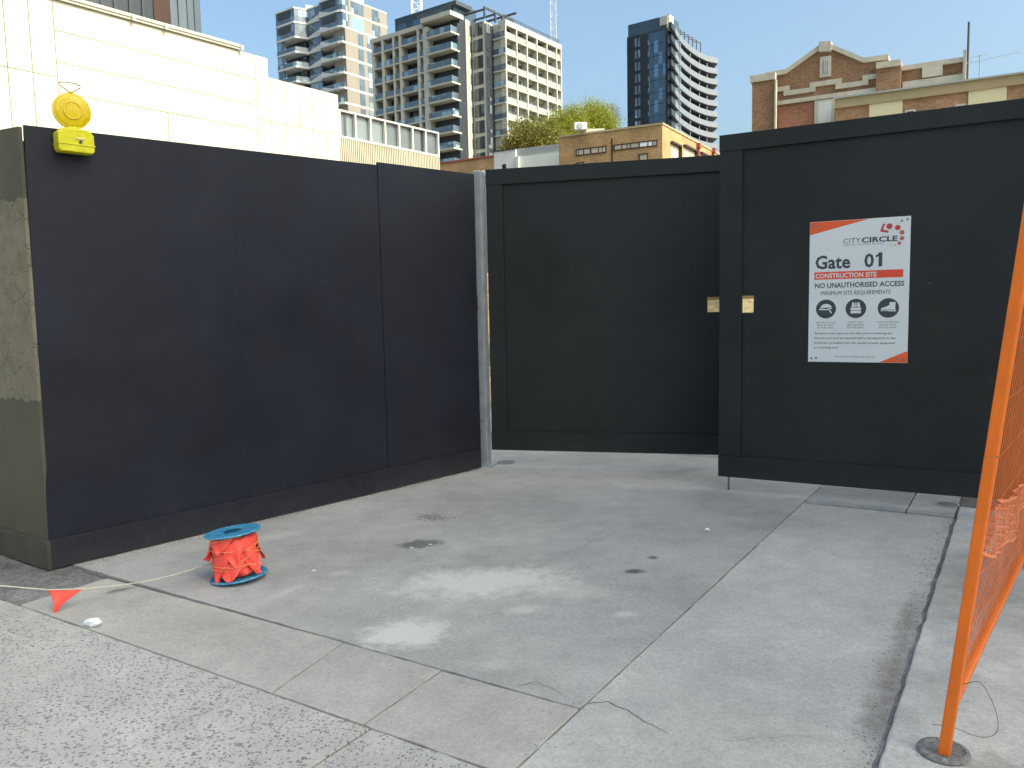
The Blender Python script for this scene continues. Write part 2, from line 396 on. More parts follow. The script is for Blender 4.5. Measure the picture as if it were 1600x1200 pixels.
M['brick_tan'] = brick_mat('tan_brick', (.56, .34, .14), (.43, .25, .10), (.36, .26, .15))
M['brick_ext'] = brick_mat('orange_brown_brick', (.47, .26, .13), (.36, .19, .09), (.36, .27, .18))
M['brick_red'] = brick_mat('red_brick', (.42, .14, .07), (.32, .11, .05), (.36, .27, .2))
M['stone'] = pmat('pale_stone_trim', (.50, .46, .37), .8, .12, 3)
M['beigebeam'] = pmat('beige_fascia', (.42, .34, .20), .75, .08, 1)
M['brownframe'] = pmat('brown_frame', (.06, .03, .018), .6, .1, 4)
M['redpipe'] = pmat('red_downpipe', (.36, .09, .06), .5, .1, 4)
M['greyblue'] = pmat('grey_blue_panel', (.13, .155, .18), .5, .08, .5)
M['latt'] = pmat('crane_steel', (.50, .54, .58), .5, .1, 1)
M['lattw'] = pmat('white_crane_steel', (.75, .74, .70), .5, .1, 1)
M['darksteel'] = pmat('dark_steel', (.06, .07, .085), .5, .1, 1)
M['bark'] = pmat('bark', (.13, .10, .07), .9, .3, 6)
def leaf_mat(name, a, bcol, trans=.45):
    m, t, b = nodes(name)
    g = N(t, 'NewGeometry')
    c = mixc(t, ramp(t, mth(t, 'ADD', mth(t, 'MULTIPLY', g.outputs['Random Per Island'], .5), mth(t, 'MULTIPLY', noi(t, g.outputs['Position'], .55, 3), .9)), [(.45, 0), (.95, 1)]), tuple(x*.75 for x in a), bcol)
    t.links.new(c, b.inputs['Base Color']); b.inputs['Roughness'].default_value = .6; b.inputs['Specular IOR Level'].default_value = .2
    tr = N(t, 'BsdfTranslucent'); t.links.new(c, tr.inputs[0])
    mx = N(t, 'MixShader'); mx.inputs[0].default_value = trans
    t.links.new(b.outputs[0], mx.inputs[1]); t.links.new(tr.outputs[0], mx.inputs[2])
    t.links.new(mx.outputs[0], t.nodes['Material Output'].inputs[0])
    return m
M['leaf_y'] = leaf_mat('yellow_green_leaf', (.25, .30, .04), (.48, .47, .07))
M['leaf_g'] = leaf_mat('olive_leaf', (.15, .165, .035), (.38, .35, .10))
M['leaf_p'] = leaf_mat('pale_leaf', (.2, .22, .1), (.30, .29, .16))

# ------------------------------------------------------------------ the setting: ground
e2 = Vector((.54, .842)).normalized(); e1 = Vector((e2.y, -e2.x)); OS = Vector((.26, 2.99))
def S(a, b): p = OS + e1*a + e2*b; return (p.x, p.y)
def ragged(poly, step=.05, amp=.004, seed=0):          # a slab edge is never quite straight
    out = []; n = len(poly)
    for i in range(n):
        a = Vector(poly[i]); b = Vector(poly[(i+1) % n]); L = (b-a).length; k = max(1, min(80, int(L/step)))
        d = (b-a).normalized(); nn = Vector((d.y, -d.x))
        for j in range(k):
            p = a + (b-a)*(j/k)
            q = noise.noise(Vector((p.x*9, p.y*9, seed)))*amp + noise.noise(Vector((p.x*40, p.y*40, seed)))*amp*.3
            out.append(p + nn*q if j else p)
    return out
def slab(name, poly, z0, z1, m, amp=.004, bev=.004, label=None):
    o = MB().plan(ragged(poly, amp=amp), z0, z1).build(name, m, bevel=bev)
    o['kind'] = 'structure'; return o
g = MB().wbox(-900, 900, -500, 1600, -1.0, -.03).build('ground', M['dirt']); g['kind'] = 'structure'
G = .005                                                # half joint width
slab('joint_bed', [S(-9, -5), S(1.03, -5), S(1.03, 5.0), S(-3.6, 5.0), S(-3.2, -.2), S(-9, -.58)], -.029, -.018, M['groove'], .001, 0)
slab('driveway', [S(-3.9, -.04+G), S(-G, -.04+G), S(-G, 5.1), S(-4.6, 5.1)], -.03, 0, M['drive'], .006)
slab('pale_slab', [S(G, -1.9), S(1.034, -1.9), S(1.034, 3.66-G), S(G, 3.62-G)], -.03, .003, M['slab'], .005)
aps = [-3.15, -1.20, -.66, -.0005]
for i in range(3):
    l, r = aps[i]+G*.9, aps[i+1]-G*.9
    tl = -.07 if i == 0 else -.045; dl = (.0, .05, .01)[i]; dr = (.05, .01, 0)[i]
    slab('apron_slab', [S(l+dl, -.566+.005*(l+3.15)), S(r+dr, -.566+.005*(r+3.15)), S(r-dr, -.04-G), S(l-dl, tl-G)], -.03, .001, M['apron'], .006)
slab('footpath', [S(-9, -5), S(-.61-G, -5), S(-.61-G, -.560), S(-3.1, -.573), S(-9, -.62)], -.03, -.002, M['path'], .006)
slab('footpath', [S(-.61+G, -5), S(-G, -5), S(-G, -.557), S(-.61+G, -.560)], -.03, -.002, M['path'], .006)
slab('threshold_slab', [S(G, 3.64+G), S(.71-G, 3.70), S(.71-G, 5.1), S(G, 5.1)], -.03, .002, M['hardstand'], .006)
slab('threshold_slab', [S(.71+G, 3.70), S(1.02, 3.68), S(1.02, 5.1), S(.71+G, 5.1)], -.03, .004, M['cover'], .006)
slab('kerb', [S(1.04, -3), S(8, -3), S(8, 3.95), S(1.04, 3.95)], -.03, .026, M['kerb'], .008, .010)
slab('gutter', [S(1.024, -1.9), S(1.05, -1.9), S(1.05, 3.65), S(1.016, 3.65)], -.029, .0045, M['gravel'], .014, 0)
gv = slab('gravel_verge', [S(-3.17, -.58), S(-3.1, -.09), S(-3.9, -.03), S(-9, 1.0), S(-9, -.59)], -.03, -.006, M['gravel'], .03, 0)
slab('hardstand', [S(-4.6, 5.105), S(6, 5.105), S(6, 7.5), S(-6, 7.5)], -.03, -.002, M['hardstand'], .05, 0)
slab('site_yard', [S(-14, 7.5), S(40, 7.5), S(40, 70), S(-14, 70)], -.03, -.008, M['soil'], .1, 0)

def crack(px, wd=.0035, z=.0045):
    P = [gp(*q) for q in px]; out = []
    for a, b in zip(P, P[1:]):
        n = max(2, int((b-a).length/.02))
        out += [a.lerp(b, i/n) for i in range(n)]
    out.append(P[-1]); L, Rr = [], []
    for i, p in enumerate(out):
        q = Vector((noise.noise(p*23)*.012, noise.noise(p*19+Vector((5, 0, 0)))*.012, 0)); w_ = wd*(.5+.5*abs(noise.noise(p*31)))*(1-.6*i/len(out))
        d = (out[min(i+1, len(out)-1)]-out[max(i-1, 0)]).normalized(); nn = Vector((d.y, -d.x, 0))*w_
        L.append((p.x+q.x+nn.x, p.y+q.y+nn.y, z)); Rr.append((p.x+q.x-nn.x, p.y+q.y-nn.y, z))
    mb = MB(); k = len(L); mb.add(L+Rr, [(i, i+1, k+i+1, k+i) for i in range(k-1)])
    o = mb.build('crack', M['groove']); o['kind'] = 'structure'
crack([(917, 1101), (950, 1098), (985, 1113), (1005, 1128), (1042, 1146)])
crack([(812, 1072), (835, 1066), (868, 1078), (880, 1090)], .0025, .0035)
crack([(1130, 1160), (1250, 1150), (1330, 1165)], .0011)
crack([(878, 868), (915, 852), (968, 829)], .002, .0025)
crack([(330, 946), (380, 960), (450, 981), (536, 1001)], .003, .0035)
for px, py, lab, rad_ in ((1480, 788, 'round metal lid set in the pale slab under the right gate', .085), (790, 722, 'round metal lid in the pale concrete beside the steel post', .10)):
    c = gp(px, py, .005); MF = Matrix.Translation((c.x, c.y, .0045))
    ro = thing('service_lid', c, lab, 'lid')
    MB().lathe(MF, [(rad_, -.003), (rad_, .002), (rad_*.86, .003), (rad_*.84, 0)], 24).build('rim', M['bolt'], ro)
    MB().lathe(MF, [(rad_*.82, -.003), (rad_*.82, .0015), (.004, .002)], 24).build('lid_plate', M['gravel'], ro)
# crumbs, chips and leaf bits that lie about: uncountable grit
gm = MB()
def crumb(x, y, z, r):
    k = 5; a0 = random.random()*6
    ring = [(x+r*(.6+.6*random.random())*math.cos(a0+i*1.257), y+r*(.6+.6*random.random())*math.sin(a0+i*1.257), z) for i in range(k)]
    gm.add(ring+[(x, y, z+r*.55)], [(i, (i+1) % k, k) for i in range(k)])
for i in range(650):
    b_ = random.uniform(-1.6, 3.6); a_ = 1.015 - abs(random.gauss(0, .05)); p = S(a_, b_); crumb(p[0], p[1], .003, random.uniform(.002, .006))
for i in range(260):
    b_ = random.uniform(-.5, 3.6); p = S(random.gauss(0, .03), b_); crumb(p[0], p[1], .003, random.uniform(.0015, .004))
W0 = Vector((-2.87, 4.81)); W1 = Vector((-.32, 7.67))
for i in range(900):
    t_ = random.random(); p = W0.lerp(W1, t_); nn = Vector((.746, -.665)); q = p + nn*(.02+abs(random.gauss(0, .05))); crumb(q.x, q.y, .001, random.uniform(.002, .006))
for i in range(700):
    p = gp(random.gauss(675, 14), random.gauss(808, 3.2)); crumb(p.x, p.y, 0, random.uniform(.003, .007))
for i in range(700):
    p = S(random.uniform(-4.6, -3.2), random.uniform(-.5, .0)); crumb(p[0], p[1], -.005, random.uniform(.003, .011))
for i in range(350):
    p = S(random.uniform(-3, 1), random.uniform(-1, 4.5)); crumb(p[0], p[1], .003, random.uniform(.001, .003))
o = gm.build('grit', M['gravel']); tag(o, 'loose grey grit and crumbs scattered over the concrete', 'grit', kind='stuff')

# ------------------------------------------------------------------ left hoarding
wl = Fr(W0, W1-W0); WL = (W1-W0).length
root = thing('hoarding', (W0.x, W0.y, 0), 'long navy-black plywood hoarding left of the grey steel post', 'hoarding', 'black site hoardings')
zt = lambda px, py: wl.uz(px, py)
seams = [0, zt(375, 500)[0], zt(598, 500)[0], WL]
uT, zT = wl.uz(37, 195); zC = zT
tops = [zT, zt(375, 234)[1], zt(597, 259)[1], zt(597, 254.5)[1], zt(738, 272)[1]]
for i in range(3):
    u0, u1 = seams[i], seams[i+1]; a_, b_ = (tops[0], tops[1]) if i == 0 else (tops[1], tops[2]) if i == 1 else (tops[3], tops[4])
    pr = (0, .0008, .006)[i]
    MB().fpoly(wl, [(u0+.0003, .15), (u1-.0003, .15), (u1-.0003, b_), ((uT if i == 0 else u0+.0003), a_)], -.018+pr, pr).build('plywood_sheet', M['navy'], root)
kb = [wl.uz(78, 843), wl.uz(752, 700)]
MB().fpoly(wl, ragged([(0.0, .008), (WL-.02, .012), (WL-.02, kb[1][1]), (0.0, kb[0][1])], amp=.003), -.02, .03).build('kickboard', M['navy'], root, bevel=.003)
mb = MB()
for u in (.1, 1.2, 2.4, 3.6): mb.box(wl, u-.045, u+.045, -.11, -.0185, .02, 2.6)
mb.build('timber_stud', M['rawply'], root)
# return wall
P1 = gp(0, 862); rdir = Vector((P1.x-W0.x, P1.y-W0.y)).normalized()
wr = Fr(W0, rdir)
root = thing('hoarding', (W0.x-.3, W0.y+.2, 0), 'olive-grey hoarding side with torn poster remains at the left edge', 'hoarding', 'black site hoardings')
zr = wr.uz(0, 203)[1]
zR0 = wr.uz(30, 197)[1]; slope = (zr-zR0)/wr.uz(0, 203)[0]
RL = 3.0
MB().fpoly(wr, [(.004, .1), (RL, .1), (RL, zR0+slope*RL), (-.026, zR0)], -.02, 0).build('plywood_sheet', M['return'], root)
zk = wr.uz(0, 826)[1]
MB().fpoly(wr, [(-.028, .005), (RL, .005), (RL, zk), (-.028, kb[0][1]-.003)], -.02, .028).build('kickboard', M['olive'], root, bevel=.003)

# ------------------------------------------------------------------ galvanised steel post at the gate
pb = gp(758, 729)
pp = Fr((pb.x, pb.y), Vector((.30, .954)))
root = thing('steel_post', (pb.x, pb.y, 0), 'galvanised steel gate post between the navy hoarding and the gate', 'post')
H = 2.84
fr2 = Fr((pb.x, pb.y), Vector((.93, -.36)))
MB().box(fr2, -.055, .03, -.10, 0, 0, H).build('post_tube', M['galv'], root, bevel=.008)
MB().box(fr2, -.072, -.0555, -.04, -.0, .0, H-.02).build('stop_flange', M['galv'], root, bevel=.002)
MB().box(fr2, -.075, .075, -.15, .03, .001, .010).build('base_plate', M['galv'], root, bevel=.002)
MB().box(fr2, -.058, -.035, -.005, .0025, 1.52, 1.66).build('latch_keeper', M['recess'], root)
for zz in (.35, .45):
    mb = MB(); c = fr2.pt(-.02, 0, zz); nv = Vector((fr2.n.x, fr2.n.y, 0)); mb.beam(c, c+nv*.008, .009, k=6); mb.build('bolt', M['bolt'], root)

# ------------------------------------------------------------------ gate leaves
def gate(label, p0, p1, L, zb, ztop, frame_w, hole, sheets, off=0):
    fr = Fr(p0, Vector(p1)-Vector(p0))
    root = thing('gate_leaf', (p0[0], p0[1], 0), label, 'gate', 'plywood site gates')
    h0u, h1u, h0z, h1z = hole
    ss = [0]+sheets+[L]
    for i in range(len(ss)-1):
        a, b = ss[i], ss[i+1]; mb = MB()
        if a <= h0u and h1u <= b:
            mb.box(fr, a+.001, h0u, -.02, 0, zb+.02, ztop-.02); mb.box(fr, h1u, b-.001, -.02, 0, zb+.02, ztop-.02)
            mb.box(fr, h0u, h1u, -.02, 0, zb+.02, h0z); mb.box(fr, h0u, h1u, -.02, 0, h1z, ztop-.02)
        else: mb.box(fr, a+.001, b-.001, -.02, 0, zb+.02, ztop-.02)
        mb.build('plywood_sheet', M['black'], root)
    st, tr, br = frame_w
    MB().box(fr, -.003, L+.003, -.022, .028, ztop-tr, ztop).build('top_rail', M['black'], root, bevel=.003)
    MB().box(fr, -.004, L+.004, -.022, .029, zb, zb+br).build('bottom_rail', M['black'], root, bevel=.003)
    for (a, b) in ((0, st), (L-.06, L)):
        MB().box(fr, a, b, -.019, .026, zb+br+.0015, ztop-tr-.0015).build('stile', M['black'], root, bevel=.003)
    mb = MB(); e = .004
    mb.box(fr, h0u-.001, h0u+e, -.023, -.0005, h0z, h1z); mb.box(fr, h1u-e, h1u+.001, -.023, -.0005, h0z, h1z)
    mb.box(fr, h0u+e, h1u-e, -.023, -.0005, h0z-.001, h0z+e); mb.box(fr, h0u+e, h1u-e, -.023, -.0005, h1z-.026, h1z+.001)
    mb.build('chain_hole_edge', M['rawply'], root)
    for zz in (zb+.25, (zb+ztop)/2+.45, ztop-.3): MB().box(fr, .03, L-.03, -.07, -.0215, zz-.025, zz+.025).build('back_rail', M['galv'], root)
    return root, fr
gl0 = gp(770, 702, .15); gl1 = gp(1122, 710, .15)
fl = Fr((gl0.x, gl0.y), (gl1.x-gl0.x, gl1.y-gl0.y))
uL = lambda px, py: fl.uz(px, py)
h = (uL(1105, 476)[0], uL(1105, 476)[0]+.15, uL(1112, 488)[1], uL(1112, 464)[1])
LG = fl.uz(1122, 600)[0]+.13
rootL, frL = gate('black plywood gate leaf set back beside the steel post', (gl0.x, gl0.y), (gl1.x, gl1.y), LG, .15, 2.865,
                  (uL(796, 500)[0]-uL(771, 500)[0], .145, .185), h, [])
gr0 = gp(1124, 743, .12); gr1 = gp(1527, 777, .12)
fR = Fr((gr0.x, gr0.y), (gr1.x-gr0.x, gr1.y-gr0.y))
uR = lambda px, py, n=0: fR.uz(px, py, n)
h = (uR(1157, 476)[0]+.004, uR(1178, 476)[0], uR(1165, 489)[1], uR(1165, 462)[1])
rootR, frR = gate('black plywood gate leaf in front, carrying the white site sign', (gr0.x, gr0.y), (gr1.x, gr1.y), 3.1, .12, 2.875,
                  (uR(1157, 500)[0]-uR(1122.5, 500)[0], .13, .175), h, [])
c = frR.pt(uR(1137, 750)[0], -.03, 0)
MB().tube([c+Vector((0, 0, .30)), c+Vector((0, 0, .002))], .008, 8).build('drop_bolt', M['bolt'], rootR, smooth=True)

# ------------------------------------------------------------------ site sign on the gate
sTL = uR(1262.5, 346, .03); sTR = uR(1421, 338, .03); sBR = uR(1419.5, 567, .03); sBL = uR(1264, 566, .03)
su0 = (sTL[0]+sBL[0])/2; su1 = (sTR[0]+sBR[0])/2; sz0 = (sBL[1]+sBR[1])/2; sz1 = (sTL[1]+sTR[1])/2
SW, SH = su1-su0, sz1-sz0
sgn = Fr(frR.pt(su0, 0, 0).to_2d(), frR.u)
sr = thing('site_sign', frR.pt(su0+SW/2, .006, sz0), 'white construction site sign reading Gate 01, with orange-red corners', 'sign')
MB().box(sgn, 0, SW, .001, .006, sz0, sz1).build('sign_board', M['white'], sr, bevel=.001)
def spt(s, t, n): return sgn.pt(s*SW, n, sz1-t*SH)
def spoly(mb, pts, n0=.0055, n1=.0068): mb.prism([spt(s, t, n0) for s, t in pts], [spt(s, t, n1) for s, t in pts]); return mb
spoly(MB(), [(.002, .002), (.60, .002), (.002, .092)]).build('corner_flash', M['signorange'], sr)
spoly(MB(), [(.998, .998), (.725, .998), (.998, .918)]).build('corner_flash', M['signorange'], sr)
spoly(MB(), [(.054, .357), (.94, .357), (.94, .410), (.054, .410)]).build('red_band', M['signred'], sr)
def text(lines, m, name, parent, n=.0069, bold=0.0, spacing=1.0):
    # lines: (string, s0, s1, t_cap, t_base): set between s0 and s1, capitals from t_cap down to t_base
    mb = MB()
    for (txt, s0, s1, tc, tb) in lines:
        cu = bpy.data.curves.new('lettering', 'FONT'); cu.body = txt; cu.size = 1; cu.offset = bold; cu.space_character = spacing
        cu.resolution_u = 2; cu.fill_mode = 'FRONT'
        ob = bpy.data.objects.new('lettering', cu); COL.objects.link(ob)
        dg = bpy.context.evaluated_depsgraph_get(); me = bpy.data.meshes.new_from_object(ob.evaluated_get(dg))
        xs = [v.co.x for v in me.vertices]; x0, x1 = min(xs), max(xs); cap = .729
        vs = []
        for v in me.vertices:
            s = s0+(v.co.x-x0)/(x1-x0)*(s1-s0); t_ = tb-(v.co.y/cap)*(tb-tc)
            vs.append(spt(s, t_, n))
        mb.add(vs, [tuple(p.vertices) for p in me.polygons])
        bpy.data.objects.remove(ob); bpy.data.meshes.remove(me); bpy.data.curves.remove(cu)
    o = mb.build(name, m, parent)
    return o
text([('Gate', .063, .421, .238, .333)], M['signink'], 'lettering', sr, bold=.024)
text([('0', .56, .655, .238, .333)], M['signink'], 'lettering', sr, bold=.024)
spoly(MB(), [(.735, .236), (.735, .333), (.700, .333), (.700, .262), (.672, .270), (.672, .255), (.690, .249), (.705, .236)], .0062, .0069).build('lettering', M['signink'], sr)
text([('CONSTRUCTION SITE', .068, .685, .367, .400)], M['white'], 'lettering', sr, n=.0073, bold=.022)
text([('NO UNAUTHORISED ACCESS', .063, .952, .434, .470)], M['signink'], 'lettering', sr, bold=.022)
text([('MINIMUM SITE REQUIREMENTS', .127, .822, .492, .522)], M['signink'], 'lettering', sr)
text([('CITY', .345, .52, .127, .163)], M['signink'], 'lettering', sr, bold=-.004)
text([('CIRCLE', .528, .88, .127, .163)], M['signink'], 'lettering', sr, bold=.03)
text([('DEMOLITION   EXCAVATION   RECYCLING', .345, .745, .170, .179)], M['signgrey'], 'lettering', sr, bold=.01)
text([('All visitors must report to site office prior to entering site.', .063, .853, .787, .800),
      ('All personnel must be inducted before starting work on site.', .063, .888, .821, .834),
      ('Smoking is prohibited this site, except in areas designated', .063, .876, .855, .868),
      ('as a smoking area.', .063, .315, .889, .902)], M['signink'], 'lettering', sr, bold=.012)
text([('www.citycirclegroup.com.au', .275, .685, .953, .965)], M['signgrey'], 'lettering', sr, bold=.006)
cap3 = [(.18, ('HEAD PROTECTION', 'MUST BE WORN', 'IN THIS AREA')), (.485, ('SAFETY VEST', 'MUST BE WORN', 'IN THIS AREA')), (.805, ('FOOT PROTECTION', 'MUST BE WORN', 'IN THIS AREA'))]
ls = []
for cx, tx in cap3:
    for i, q in enumerate(tx):
        hw = .007*len(q); ls.append((q, cx-hw, cx+hw, .711+.0185*i, .722+.0185*i))
text(ls, M['signgrey'], 'lettering', sr, bold=.004)
AR = SW/SH
def disc(mb, s, t_, r, n0=.0055, n1=.0068, k=28, a0=0, a1=2*math.pi): # r as a share of the sign width
    pts = [(s+r*math.cos(a0+(a1-a0)*i/k), t_+r*AR*math.sin(a0+(a1-a0)*i/k)) for i in range(k)]
    return spoly(mb, pts, n0, n1)
def loc(cx, ct, pts, sc_=.1): return [(cx+x*sc_, ct-y*sc_*AR) for x, y in pts]
def icon(cx, ct, shapes):
    o = disc(MB(), cx, ct, .104).build('safety_symbol', M['signink'], sr)
    mb = MB()
    for sh in shapes: spoly(mb, loc(cx, ct, sh), .0069, .0074)
    mb.build('pictogram', M['white'], o)
arc = lambda cx, cy, rx, ry, a0, a1, k=14: [(cx+rx*math.cos(R_(a0+(a1-a0)*i/k)), cy+ry*math.sin(R_(a0+(a1-a0)*i/k))) for i in range(k+1)]
icon(.18, .620, [arc(.02, .0, .62, .56, 20, 170), [(-.76, -.10), (-.6, .06), (.0, -.02), (.62, .16), (.62, .04), (.1, -.14)], [(.3, -.12), (.46, -.1), (.62, -.45), (.5, -.5)]])
icon(.485, .620, [[(-.34, .68), (-.18, .68), (-.12, .15), (-.46, .15)], [(.34, .68), (.18, .68), (.12, .15), (.46, .15)], [(-.07, .64), (.07, .64), (.07, .15), (-.07, .15)],
                  [(-.52, .09), (.52, .09), (.52, -.16), (-.52, -.16)], [(-.52, -.22), (.52, -.22), (.52, -.52), (-.52, -.52)]])
icon(.805, .620, [[(.12, .62), (.70, .62), (.66, .05), (.72, -.18), (-.72, -.18), (-.70, -.02), (-.45, .06), (-.1, .2), (.1, .32)], [(-.74, -.24), (.76, -.24), (.76, -.36), (.1, -.36), (-.2, -.30), (-.74, -.32)]])
lg = MB()                                                 # the emblem: a bent figure whose dots run round in a ring
disc(lg, .798, .062, .030); spoly(lg, [(.735, .040), (.757, .044), (.735, .082), (.790, .092), (.786, .106), (.708, .094)])
lg.build('emblem', M['crimson'], sr)
lg = MB(); disc(lg, .877, .074, .027); lg.build('emblem_dot', M['crimson'], sr)
for s_, t_, r_, mm in ((.918, .108, .024, 'logobrown'), (.920, .147, .022, 'logobrown'), (.896, .180, .018, 'logobrown'), (.852, .192, .012, 'logopale'), (.815, .190, .009, 'logopale'), (.785, .188, .006, 'logopale')):
    disc(MB(), s_, t_, r_).build('emblem_dot', M[mm], sr)
for s_, t_ in ((.035, .030), (.095, .037), (.915, .030), (.968, .022), (.035, .975), (.085, .972), (.91, .972), (.962, .978)):
    c0 = spt(s_, t_, .006); mb = MB(); nv = Vector((sgn.n.x, sgn.n.y, 0)); mb.beam(c0, c0+nv*.004, .009, k=10); mb.build('screw', M['bolt'], sr)

# ------------------------------------------------------------------ yellow hazard lamp
u0, z1 = wl.uz(85, 199, .05); u1, z0 = wl.uz(144, 243, .05)
uc = (u0+u1)/2; hw = (u1-u0)/2; hh = (z1-z0)
lr = thing('hazard_lamp', wl.pt(uc, .05, z0), 'yellow hazard lamp with round amber lens on the hoarding corner', 'lamp')
o = MB().fpoly(wl, [(uc-hw, z0+.015), (uc-hw+.012, z0), (uc+hw-.012, z0), (uc+hw, z0+.015), (uc+hw, z1-.03), (uc+hw-.03, z1), (uc-hw+.03, z1), (uc-hw, z1-.03)], .014, .10).build('battery_case', M['lampcase'], lr, bevel=.006)
MB().box(wl, uc-hw-.004, uc+hw+.004, .012, .104, z0+hh*.30, z0+hh*.34).build('case_lip', M['lampcase'], o, bevel=.001)
MB().box(wl, uc-.005, uc+.045, .1005, .106, z0+hh*.56, z0+hh*.62).build('case_label', M['creampaint'], o)
c0 = wl.pt(uc+.02, .1005, z0+hh*.45); nv = Vector((wl.n.x, wl.n.y, 0))
mb = MB(); mb.beam(c0, c0+nv*.007, .009, k=10); mb.build('lock_screw', M['recess'], o)
lu, lz = wl.uz(112, 174, .057)
lrad = (wl.uz(140, 174, .057)[0]-wl.uz(84.5, 174, .057)[0])/2*1.0
lrad = max(lrad, .105); lrad = min(lrad, .125)
cz = Vector((wl.n.x, wl.n.y, 0)); face = (cz*.8+(CAM-wl.pt(lu, .05, lz)).normalized()*.6).normalized(); face.z = 0; face.normalize()
xa = Vector((0, 0, 1)).cross(face).normalized(); ya = face.cross(xa)
ML = Matrix.Translation(wl.pt(lu, .057, lz)) @ Matrix((xa, ya, face)).transposed().to_4x4()
prof = [(lrad*.93*math.cos(a), .018*math.sin(a)+.012) for a in [R_(x) for x in range(0, 86, 12)]] + [(.002, .0305)]
prof2 = [(.002, -.0305)] + [(r_, -z_) for r_, z_ in prof[::-1][1:]]
MB().lathe(ML, prof2+prof, 40).build('lens', M['amber'], lr, smooth=True)
MB().lathe(ML, [(lrad*.50, .024), (lrad*.50, .0315), (lrad*.45, .0325), (lrad*.43, .027)], 32).build('lens_ring', M['amberrim'], lr, smooth=True)
MB().lathe(ML, [(lrad*.90, -.014), (lrad, -.012), (lrad, .012), (lrad*.90, .014)], 40).build('lens_rim', M['amberrim'], lr)
MB().box(wl, lu-.035, lu+.035, .035, .080, z1-.002, lz-lrad*.9).build('lens_neck', M['lampcase'], lr, bevel=.004)
hb = lz+lrad
P = lambda du, dz: ML @ Vector((du, lrad+dz, 0))
MB().tube([P(0, -.004), P(-.012, .012), P(-.056, .044), P(-.06, .056), P(-.03, .064), P(.03, .064), P(.058, .052), P(.055, .04), P(.014, .012), P(0, -.002)], .0036, 6).build('wire_handle', M['steelwire'], lr, smooth=True)
MB().beam(P(0, -.006), P(0, .010), .012, up=(1, 0, 0)).build('handle_lug', M['amberrim'], lr)

# ------------------------------------------------------------------ reel of orange bunting
rc = gp(374, 904)
tilt = Matrix.Rotation(R_(-6), 4, Vector((.25, 1, 0)).normalized())
MR = Matrix.Translation((rc.x, rc.y, .020)) @ tilt
rr = thing('bunting_reel', (rc.x, rc.y, 0), 'blue plastic reel wound full of orange bunting, standing on the concrete', 'reel')
def flange(z, r=.163):
    return [(.03, z-.006), (r*.6, z-.006), (r-.004, z-.005), (r, z), (r-.004, z+.006), (r*.9, z+.0045), (r*.6, z+.002), (r*.35, z+.003), (.034, z+.004), (.03, z+.003)]
bz, tz = 0, .262
o = MB().lathe(MR, flange(bz), 48).build('flange', M['blue'], rr, smooth=True)
o = MB().lathe(MR, flange(tz, .161), 48).build('flange', M['blue'], rr, smooth=True)
MB().lathe(MR, [(.028, tz+.0035), (.044, tz+.0065), (.05, tz+.006), (.048, tz+.004)], 24).build('hub_hole', M['darkblue'], o)
MB().lathe(MR, [(.045, .004), (.045, tz-.006)], 20).build('barrel', M['darkblue'], rr)
mb = MB(); k = 44; rows = 15; vs = []; fs = []
for i in range(rows):
    z = .012+(tz-.026)*i/(rows-1)
    for j in range(k):
        a = 2*math.pi*j/k
        n_ = noise.noise(Vector((math.cos(a)*3.2, math.sin(a)*3.2, z*24+3)))*.020 + noise.noise(Vector((math.cos(a)*9, math.sin(a)*9, z*60)))*.009
        end = min(1, min(i, rows-1-i)/1.6+.80)
        r = (.121+n_)*end
        vs.append(MR @ Vector((r*math.cos(a), r*math.sin(a), z)))
for i in range(rows-1):
    for j in range(k):
        a = i*k+j; b_ = i*k+(j+1) % k; fs.append((a, b_, b_+k, a+k))
fs += [list(range(k))[::-1], [len(vs)-k+j for j in range(k)]]
mb.add(vs, fs); wb = mb.build('wound_bunting', M['flag'], rr, smooth=True)
random.seed(11)
def wrap_flag(a0, z0, z1, span, hgt, flare):              # one triangular flag lying round the bundle, its tip standing off
    mb = MB(); n1, n2 = 7, 5; vs = []; fs = []
    for i in range(n1+1):
        for j in range(n2+1):
            s_ = i/n1; t_ = j/n2
            a = a0+(s_-.5)*span*(1-t_*.85); z = z0+(z1-z0)*s_-hgt*t_
            r = .131+.012*math.sin(s_*7+a0*3)*t_+flare*t_**2+random.uniform(-.003, .004)
            vs.append(MR @ Vector((r*math.cos(a), r*math.sin(a), max(.008, z))))
    for i in range(n1):
        for j in range(n2):
            a = i*(n2+1)+j; fs.append((a, a+1, a+n2+2, a+n2+1))
    mb.add(vs, fs); return mb
for k_, (a0, z0, z1, span, hg, fl_) in enumerate([(-2.1, .125, .17, 1.5, .15, .022), (-1.2, .20, .245, 1.3, .12, .015), (-2.9, .19, .24, 1.0, .09, .035), (-.5, .22, .235, 1.2, .13, .02),
                                      (-1.5, .09, .12, 1.4, .10, .02), (.6, .2, .22, 1.4, .14, .02), (1.9, .2, .2, 1.4, .14, .02), (2.9, .14, .2, 1.2, .12, .02), (-.35, .12, .15, 1.2, .11, .022), (-1.9, .24, .25, 1.4, .08, .012)]):
    o = wrap_flag(a0, z0, z1, span, hg, fl_).build('folded_flag', M['flag'], wb, smooth=True, recalc=False)
for q in range(9):
    a0 = random.uniform(-3.4, -.2); pts = []
    zA = random.uniform(.05, .24); dz = random.uniform(-.09, .09)
    for i in range(16):
        a = a0+i*.11; z = min(.25, max(.03, zA+dz*i/15)); r = .141+random.uniform(-.003, .004)
        pts.append(MR @ Vector((r*math.cos(a), r*math.sin(a), z)))
    MB().tube(pts, .0022, 5).build('wound_cord', M['flagcord'], wb, smooth=True)
